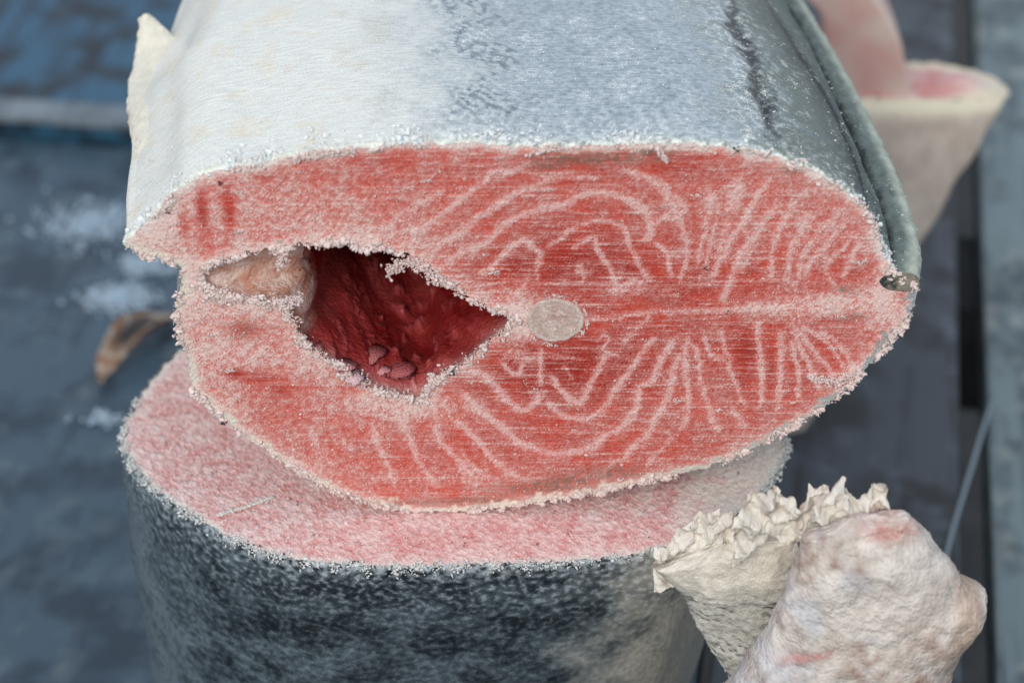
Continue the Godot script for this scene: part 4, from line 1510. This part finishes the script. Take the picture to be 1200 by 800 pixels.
# ------------------------------------------------------------------ two tail ends at the lower right
func frost_over(m: Mesh, count: int, small: float, large: float, tint: Color, parent: Node, seed_: int) -> void:   # grains of frost on a surface, in patches
	var v: PackedVector3Array = m.surface_get_arrays(0)[Mesh.ARRAY_VERTEX]
	var n := noise(seed_, 90.0, 2)
	var pl := []
	var tc := PackedColorArray()
	for i in count:
		var p := v[rng.randi() % v.size()]
		if n.get_noise_3dv(p) + rng.randf_range(-0.25, 0.25) < 0.05:
			continue
		pl.append(bit_at(p / MM + Vector3(rng.randfn(), rng.randfn(), rng.randfn()) * 0.25, small + (large - small) * pow(rng.randf(), 3.0)))
		var k := rng.randf_range(0.86, 1.06)
		tc.append(Color(tint.r * k, tint.g * k, tint.b * k))
	bits("frost_crumbs", pl, tc, frost_mat(), parent, 3)

func loft(L: PackedVector2Array, R: PackedVector2Array, rows: int, n: int, zc: Callable, thick: Callable, bump: Callable, tint: Callable, off: Vector3) -> ArrayMesh:
	# L and R are the two edges from the bottom up, at depth zc(t); rings between them
	var P := PackedVector3Array()
	var C := PackedColorArray()
	var l := crom(L, false, 0.4)
	var r := crom(R, false, 0.4)
	for jj in rows + 8:
		var j := mini(jj, rows - 1)
		var cap := 1.0 - (jj - j) / 8.0
		var t := float(j) / (rows - 1)
		var a := l[int(t * (l.size() - 1))]
		var b := r[int(t * (r.size() - 1))]
		var c := (a + b) * 0.5
		var half := (b - a) * 0.5 * cap
		for i in n + 1:
			var g := TAU * (i % n) / n
			var k := cos(g)
			var s := signf(sin(g)) * pow(absf(sin(g)), 0.8)
			var p := Vector3(c.x + half.x * k, c.y + half.y * k, float(zc.call(t)) + s * float(thick.call(t)) * cap)
			p += Vector3(k, 0, s) * float(bump.call(p, t)) * cap + Vector3.UP * ((1.0 - cap) * 2.5 + (float(bump.call(p * 1.7, t)) if jj > j else 0.0))
			P.append((p - off) * MM)
			C.append(tint.call(p, t, g))
	return sheet(n + 1, rows + 8, P, C, PackedVector2Array(), true, true)

func torn(line: PackedVector2Array, z: float, amp: float, seed_: int, tint: Callable, off: Vector3) -> ArrayMesh:   # a lumpy sheet of torn frozen skin: its upper outline is the line, its foot lies 14 mm lower
	var pts := crom(line, false, 0.3)
	var m := pts.size()
	var n1 := noise(seed_, 0.12, 2)
	var n2 := noise(seed_ + 1, 0.33, 3)
	var P := PackedVector3Array()
	var C := PackedColorArray()
	var rows := 40
	for j in rows * 2:
		var back := j >= rows
		var v := (j if not back else rows * 2 - 1 - j) / float(rows - 1)
		for i in m:
			var q := pts[i]
			var e := sstep(0.0, 5.0, minf(i, m - 1 - i) * 0.3)
			var rag := n1.get_noise_2d(q.x * 1.1, 5.0) * 2.7 + n2.get_noise_2d(q.x * 0.8, 9.0) * 1.2 + n1.get_noise_3d(q.x * 2.0, q.y * 2.0, 70.0) * 1.5
			var p := Vector3(q.x, q.y - 14.0 + (14.0 + rag) * v, z)
			var fold := n1.get_noise_2d(q.x * 1.1, 20.0 + p.y * 1.1) * amp * 1.6 * v + n2.get_noise_3d(q.x * 0.75, p.y * 0.75, seed_) * 1.5
			var th_ := (2.2 - 1.4 * v * v + 0.6 * n2.get_noise_3d(q.x * 2.0, p.y * 2.0, 3.0)) * (0.25 + 0.75 * e) * sstep(1.0, 0.93, v)
			p.z += fold + (-th_ if back else th_)
			p.x += n2.get_noise_2d(q.x * 0.7, 40.0 + p.y * 0.9) * 1.6 * v
			P.append((p - off) * MM)
			C.append(tint.call(p, v, 0.0))
	return sheet(m, rows * 2, P, C, PackedVector2Array(), false, false)

func tails() -> void:
	var n1 := noise(401, 0.07, 3)
	var n2 := noise(402, 0.5, 3)
	var n3 := noise(403, 0.22, 2)
	# --- left one: grey scaly skin flaring to a cut fin
	var off := Vector3(70, 0, 32)
	var ta := thing("fish_tail", "grey scaly frozen tail end with ragged torn top, touching the standing piece", "fish", off * MM, "frozen tail ends at the lower right")
	var scale_tint := func(p: Vector3, t: float, g: float) -> Color:
		# rows of scales, each with a dark edge
		var u := p.x * 0.34 + p.y * 0.06 + n1.get_noise_3dv(p) * 2.2 + n3.get_noise_3dv(p) * 0.8
		var v := p.y * 0.40 - p.x * 0.05 + n1.get_noise_3dv(p + Vector3(50, 0, 0)) * 1.8 + n3.get_noise_3dv(p + Vector3(0, 50, 0)) * 0.6
		var row := floorf(v)
		var fx := absf(fposmod(u + 0.5 * fposmod(row, 2.0), 1.0) - 0.5)
		var fy := fposmod(v, 1.0)
		var dk := sstep(0.55, 0.05, fy + fx * 0.5)
		var x := n2.get_noise_3dv(p) * 26.0 + n1.get_noise_3dv(p) * 18.0
		var c := lin(196 + x, 193 + x, 184 + x).lerp(lin(52, 56, 58), dk * clampf(0.75 + n1.get_noise_3dv(p * 1.7) * 1.2, 0.0, 1.0))
		c = c.lerp(lin(226 + x, 218 + x, 204 + x), sstep(0.90, 0.98, t + n1.get_noise_3dv(p) * 0.05))
		var le := exp(-pow(angle_difference(g, PI) / 0.35, 2.0)) * sstep(0.0, 0.3, n1.get_noise_3dv(p * 1.3) + 0.1)
		return c.lerp(lin(70, 72, 66), le * 0.7)
	var bumpy := func(p: Vector3, t: float) -> float: return n1.get_noise_3dv(p) * 1.2 + n2.get_noise_3dv(p) * 0.25 + n3.get_noise_3dv(p) * 0.5
	var la := p2([68.9, -48, 65.3, 4.3, 62.1, 49.6, 59.7, 70.5, 53, 85.5, 46.6, 98.6, 41.5, 106.9, 37.1, 113.1])
	var ra := p2([111.5, -48, 100.4, 4.3, 90.6, 49.6, 85.1, 70.5, 81.1, 85.5, 77.9, 100.6, 75, 114.8, 72.7, 123.2])
	var scaly := loft(la, ra, 260, 110, func(t: float) -> float: return 28.0 + 6.0 * t, func(t: float) -> float: return lerpf(15.0, 5.0, sstep(0.1, 0.95, t)), bumpy, scale_tint, off)
	part("tail_skin", scaly, with_grain(vmat(0.55), 404, 70.0, 0.025), ta)
	frost_over(scaly, 2600, 0.25, 1.0, lin(218, 214, 206), ta, 472)
	var cream := func(p: Vector3, v: float, g: float) -> Color:
		var x := n2.get_noise_3dv(p) * 22.0 + n1.get_noise_3dv(p * 2.0) * 18.0
		return lin(224 + x, 217 + x, 206 + x).lerp(lin(158, 130, 112), clampf(n1.get_noise_3dv(p * 1.6 + Vector3(0, 0, 60)) * 2.4 - 0.45, 0.0, 0.6))
	part("torn_edge", torn(p2([37.3, 116.6, 43.1, 120.5, 48.9, 124.9, 51.8, 129.9, 55, 126.6, 61.5, 128.8, 66.9, 130.9, 72.4, 129.3]), 31.0, 3.0, 411, cream, off), with_grain(vmat(0.6), 405, 60.0, 0.03), ta)
	# --- right one: pale, rounder, with a stained cut and a fin root on its right
	off = Vector3(95, 0, 58)
	var tb := thing("fish_tail", "thick pale frozen tail end in front, pinkish streaks and pointed fin root right", "fish", off * MM, "frozen tail ends at the lower right")
	var pale := func(p: Vector3, t: float, g: float) -> Color:
		var x := n1.get_noise_3dv(p * 0.9) * 20.0 + n2.get_noise_3dv(p) * 14.0
		x += n3.get_noise_3d((p.x * 0.86 - p.y * 0.5) * 1.3, (p.x * 0.5 + p.y * 0.86) * 0.3, p.z) * 26.0 + n2.get_noise_3d(p.x * 2.0, p.y * 2.0, p.z) * 12.0
		var c := lin(212 + x, 203 + x, 194 + x)
		c = c.lerp(lin(204 + x, 202 + x, 203 + x), clampf(n1.get_noise_3d(p.x, p.y, 77.0) * 2.0 + (77.8 - p.x) * 0.05, 0.0, 1.0))
		var br := clampf(n1.get_noise_3d(p.x * 0.7 + 30.0, p.y * 0.7, 4.0) * 2.6 - 0.1, 0.0, 1.0) * 0.5
		br = maxf(br, exp(-pow((p.x - 103.3) / 9.0, 2.0) - pow((p.y - 108.1) / 12.0, 2.0)) * 0.55)
		c = c.lerp(lin(140, 104, 88), clampf(br * (0.75 + n3.get_noise_3dv(p) * 1.6), 0.0, 0.8))
		c = c.lerp(lin(176 + x, 150 + x, 130 + x), sstep(107.1, 113.5, p.x) * (1.0 - sstep(115.6, 119.5, p.x)) * 0.8)
		var rd := exp(-pow((p.x - 93.1) / 7.0, 2.0) - pow((p.y - 142.2) / 2.4, 2.0)) * 0.85
		var ln := (p.y - 108.7) - (p.x - 74) * 0.42
		rd = maxf(rd, exp(-pow(ln / 1.3, 2.0) - pow((p.x - 74) / 7.0, 2.0)) * 0.75)
		return c.lerp(lin(190, 92, 76), rd * clampf(0.7 + n2.get_noise_3dv(p) * 1.2, 0.0, 1.0))
	var lb := p2([23.9, -15.4, 38.8, 40.2, 51, 76.6, 58.1, 92.6, 64.7, 107.6, 68.7, 120.5, 70.6, 130.5, 72.3, 138])
	var rb := p2([117, -15.4, 115.3, 40.2, 112.6, 76.6, 111.8, 94, 113.8, 104.8, 119.2, 115.3, 119, 120.8, 113.5, 124.6, 108.2, 131.6, 103.3, 138.5, 97.3, 144.8])
	var lofted := loft(lb, rb, 260, 110, func(t: float) -> float: return 58.0 - 4.0 * t, func(t: float) -> float: return lerpf(22.0, 9.0, sstep(0.45, 1.0, t)) * (1.0 - 0.55 * sstep(0.93, 1.0, t)), bumpy, pale, off)
	frost_over(lofted, 2600, 0.25, 1.0, lin(222, 214, 204), tb, 471)
	part("tail_skin", lofted, with_grain(vmat(0.55), 404, 50.0, 0.06), tb)
	part("torn_edge", torn(p2([73.9, 137, 77.3, 145.5, 82.5, 147.6, 86.5, 144.5, 90.1, 148.1, 93.1, 146.6, 94.8, 137]), 47.0, 4.0, 431, cream, off), with_grain(vmat(0.6), 405, 60.0, 0.03), tb)
	part("torn_edge", torn(p2([56.5, 133.2, 61.1, 140.2, 65.2, 143.9, 70.6, 141.8, 75.8, 143.9, 82.4, 142.3, 86, 136.5]), 42.0, 5.0, 441, cream, off), with_grain(vmat(0.6), 405, 60.0, 0.03), tb)


# ------------------------------------------------------------------ the table and what lies on it
func board(called: String, x0: float, x1: float, s0: float, s1: float, top: float, thick: float, mat: Material, parent: Node) -> void:
	# a board with rounded edges, lying along s (away from the camera)
	var r := 1.6
	var prof := []
	for k in 4:
		for a in 4:
			var g := (k * 4 + a) / 16.0 * TAU + PI / 16.0
			prof.append(Vector2(signf(cos(g)), signf(sin(g))))
	var P := PackedVector3Array()
	var C := PackedColorArray()
	var ring := PackedVector2Array()
	for corner in [[Vector2(1, 1), 0.0], [Vector2(-1, 1), 0.25], [Vector2(-1, -1), 0.5], [Vector2(1, -1), 0.75]]:
		for a in 5:
			var g: float = (corner[1] + a / 16.0) * TAU
			var cx: float = (x0 + x1) * 0.5 + corner[0].x * ((x1 - x0) * 0.5 - r)
			var cy: float = top - thick * 0.5 + corner[0].y * (thick * 0.5 - r)
			ring.append(Vector2(cx + cos(g) * r, cy + sin(g) * r))
	var m := ring.size()
	var steps := [[s0, 0.0], [s0, 1.0], [s1, 1.0], [s1, 0.0]]
	var ctr := Vector2((x0 + x1) * 0.5, top - thick * 0.5)
	var rows := 0
	var st := SurfaceTool.new()
	st.begin(Mesh.PRIMITIVE_TRIANGLES)
	st.set_smooth_group(-1)
	for k in 3:
		for i in m:
			var q := ring[i]
			var q2 := ring[(i + 1) % m]
			var a0: Vector2 = ctr + (q - ctr) * steps[k][1]
			var a1: Vector2 = ctr + (q2 - ctr) * steps[k][1]
			var b0: Vector2 = ctr + (q - ctr) * steps[k + 1][1]
			var b1: Vector2 = ctr + (q2 - ctr) * steps[k + 1][1]
			var va := Vector3(a0.x, a0.y, -steps[k][0]) * MM
			var vb := Vector3(a1.x, a1.y, -steps[k][0]) * MM
			var vc := Vector3(b0.x, b0.y, -steps[k + 1][0]) * MM
			var vd := Vector3(b1.x, b1.y, -steps[k + 1][0]) * MM
			for v in [va, vc, vb, vb, vc, vd]:
				st.add_vertex(v)
	st.generate_normals()
	part(called, st.commit(), mat, parent)

func board_material(seed_: int, base: Color, dark: Color, stain: Color, amount: float) -> StandardMaterial3D:
	var n := 512
	var g1 := noise_bytes(noise(seed_, 0.010, 3), n, n)
	var g2 := streak_bytes(noise(seed_ + 1, 0.045, 4), n, n, 1, 12)
	var g3 := noise_bytes(noise(seed_ + 2, 0.02, 3), n, n)
	var rgb := PackedByteArray()
	rgb.resize(n * n * 3)
	for k in n * n:
		var c := base.lerp(dark, clampf((g1[k] / 255.0 - 0.42) * 3.4, 0.0, 1.0) * 0.85)
		c = c.lerp(dark, clampf((g2[k] / 255.0 - 0.5) * 2.4, 0.0, 1.0) * 0.75)
		c = c.lerp(stain, clampf((g3[k] * 0.5 + g1[k] * 0.2 + g2[k] * 0.3) / 255.0 * 2.5 - (1.0 - amount) * 2.5 + 0.2, 0.0, 1.0) * 0.75)
		rgb[k * 3] = int(c.r * 255)
		rgb[k * 3 + 1] = int(c.g * 255)
		rgb[k * 3 + 2] = int(c.b * 255)
	var m := StandardMaterial3D.new()
	m.albedo_texture = picture(n, n, rgb)
	m.uv1_triplanar = true
	m.uv1_scale = Vector3.ONE * 4.0
	m.roughness = 0.5
	return m

func table() -> void:
	var t := thing("fish_table", "weathered blue-grey table of wide boards beneath the frozen fish", "table", Vector3.ZERO)
	t.rotation_degrees.y = -8.1
	var slate := board_material(501, c8(60, 82, 98), c8(32, 48, 64), c8(112, 124, 130), 0.44)
	var blue := board_material(511, c8(40, 84, 112), c8(10, 20, 30), c8(84, 100, 112), 0.34)
	var grey := board_material(521, c8(84, 96, 108), c8(30, 34, 40), c8(140, 148, 152), 0.30)
	var dark := board_material(541, c8(40, 42, 46), c8(20, 22, 25), c8(60, 62, 66), 0.3)
	var coal := board_material(551, c8(60, 66, 74), c8(20, 21, 25), c8(120, 136, 150), 0.42)
	var green := board_material(531, c8(108, 124, 128), c8(58, 70, 78), c8(186, 184, 170), 0.42)
	board("wide_board", -620.0, 50.0, -420.0, 372.0, 0.0, 26.0, slate, t)
	board("wide_board", -620.0, 50.0, 378.0, 1100.0, 9.0, 35.0, blue, t)
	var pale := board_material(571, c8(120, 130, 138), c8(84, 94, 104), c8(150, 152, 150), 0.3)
	board("edge_highlight", -620.0, 50.0, 372.5, 388.0, 12.0, 2.8, pale, t)  # added strip: the raised edge's highlight put into a pale colour
	board("narrow_board", 54.0, 133.0, -420.0, 1100.0, 0.0, 26.0, coal, t)
	board("narrow_board", 143.0, 250.0, -420.0, 1100.0, 2.0, 26.0, green, t)
	board("narrow_board", 254.0, 620.0, -420.0, 1100.0, 0.0, 26.0, grey, t)
	# what carries the boards: cross beams and legs
	var ground := MeshInstance3D.new()
	ground.name = "ground"
	var gm := PlaneMesh.new()
	gm.size = Vector2(24, 24)
	ground.mesh = gm
	ground.position.y = -0.8
	var gmat := board_material(561, c8(66, 66, 66), c8(46, 46, 47), c8(84, 83, 80), 0.3)
	gmat.roughness = 0.9
	ground.material_override = gmat
	ground.set_meta("kind", "structure")
	ground.set_meta("label", "dark grey paved ground below the table")
	add_child(ground, true)
	for s in [-300.0, 350.0, 1000.0]:
		board("cross_beam", -610.0, 610.0, s, s + 60.0, -36.0, 50.0, dark, t)
	for x in [-560.0, 500.0]:
		for s in [-295.0, 1005.0]:
			board("leg", x, x + 55.0, s, s + 50.0, -77.0, 720.0, grey, t)

func small_things() -> void:
	# a curled scrap of skin on the boards at the left
	var n1 := noise(601, 0.12, 3)
	var P := PackedVector3Array()
	var C := PackedColorArray()
	var a := Vector3(-152.6, 0, -218.2)
	var b := Vector3(-130.9, 0, -260.3)
	var ax := (b - a)
	var sd := ax.cross(Vector3.UP).normalized()
	for j in 40:
		var t := j / 39.0
		for i in 31:
			var g := TAU * (i % 30) / 30
			var wdt := 7.0 * pow(sin(clampf(t, 0.03, 0.97) * PI), 0.5)
			var c := a + ax * t + Vector3.UP * (3.0 + 5.0 * sin(t * PI))
			var p := c + sd * cos(g) * wdt + Vector3.UP * (sin(g) * 1.6 + 5.0 * pow(absf(cos(g)), 2.0) * sin(t * PI))
			p += Vector3(n1.get_noise_3dv(p), n1.get_noise_3dv(p + Vector3(9, 0, 0)), 0) * 1.5
			P.append((p - a) * MM)
			var mid := sstep(0.9, 0.3, absf(cos(g))) * sstep(0.15, 0.4, t) * (1.0 - sstep(0.7, 0.9, t))
			C.append(lin(128, 92, 66).lerp(lin(176, 168, 156), clampf(0.2 + n1.get_noise_3dv(p * 1.4) * 1.6, 0.0, 1.0)).lerp(lin(34, 30, 28), mid))
	var scrap := part("skin_scrap", sheet(31, 40, P, C, PackedVector2Array(), true, false), vmat(0.5), self)
	scrap.position = a * MM
	scrap.set_meta("label", "curled brownish scrap of fish skin lying on the boards left of the pieces")
	scrap.set_meta("category", "fish scrap")
	# heaps of scraped frost
	var fm := frost_mat()
	for q in [[-170.3, -335.5, 18, 700, "larger pale frost heap on the boards, left of the lying piece"], [-152.2, -277.6, 10, 700, "small bright frost heap beside the brown skin scrap"], [-145.2, -301.9, 9, 450, "thin frost patch between two heaps at the left"], [-146.6, -195, 5, 120, "tiny frost patch near the lower left of the brown scrap"]]:
		var root := thing("frost_heap", q[4], "ice", Vector3(q[0], 0.0, q[1]) * MM)
		var pl := []
		var tc := PackedColorArray()
		for i in int(q[3]):
			var r: float = absf(rng.randfn()) * q[2] * 0.55
			var g := rng.randf() * TAU
			pl.append(bit_at(Vector3(cos(g) * r * 1.3, maxf(0.3, 2.4 - r * 0.15) * rng.randf(), sin(g) * r), rng.randf_range(0.6, 2.2)))
			var tone := rng.randf_range(-16, 8)
			tc.append(lin(168 + tone, 186 + tone, 202 + tone))
		bits("frost_crumbs", pl, tc, fm, root, 2)
	# a thin strand over the right-hand boards
	var path := smooth_path([Vector3(131.6, 1.2, -66), Vector3(146.7, 1.2, -119), Vector3(161.9, 1.2, -165.4), Vector3(176.3, 1.2, -208), Vector3(197.3, 1.2, -266.4), Vector3(221.8, 1.2, -328)], 80)
	var none := func(p: Vector3, t: float, g: float) -> float: return 0.0
	var grey := func(p: Vector3, t: float, g: float) -> Color: return lin(124, 140, 148)
	var strand := part("fishing_line", tube(path, ramp([0.8, 0.8], 80), ramp([0.8, 0.8], 80), Vector3.UP, 12, none, grey, path[0], true), vmat(0.35), self)
	strand.position = path[0] * MM
	strand.set_meta("label", "thin grey strand curving over the boards at the right edge")
	strand.set_meta("category", "line")
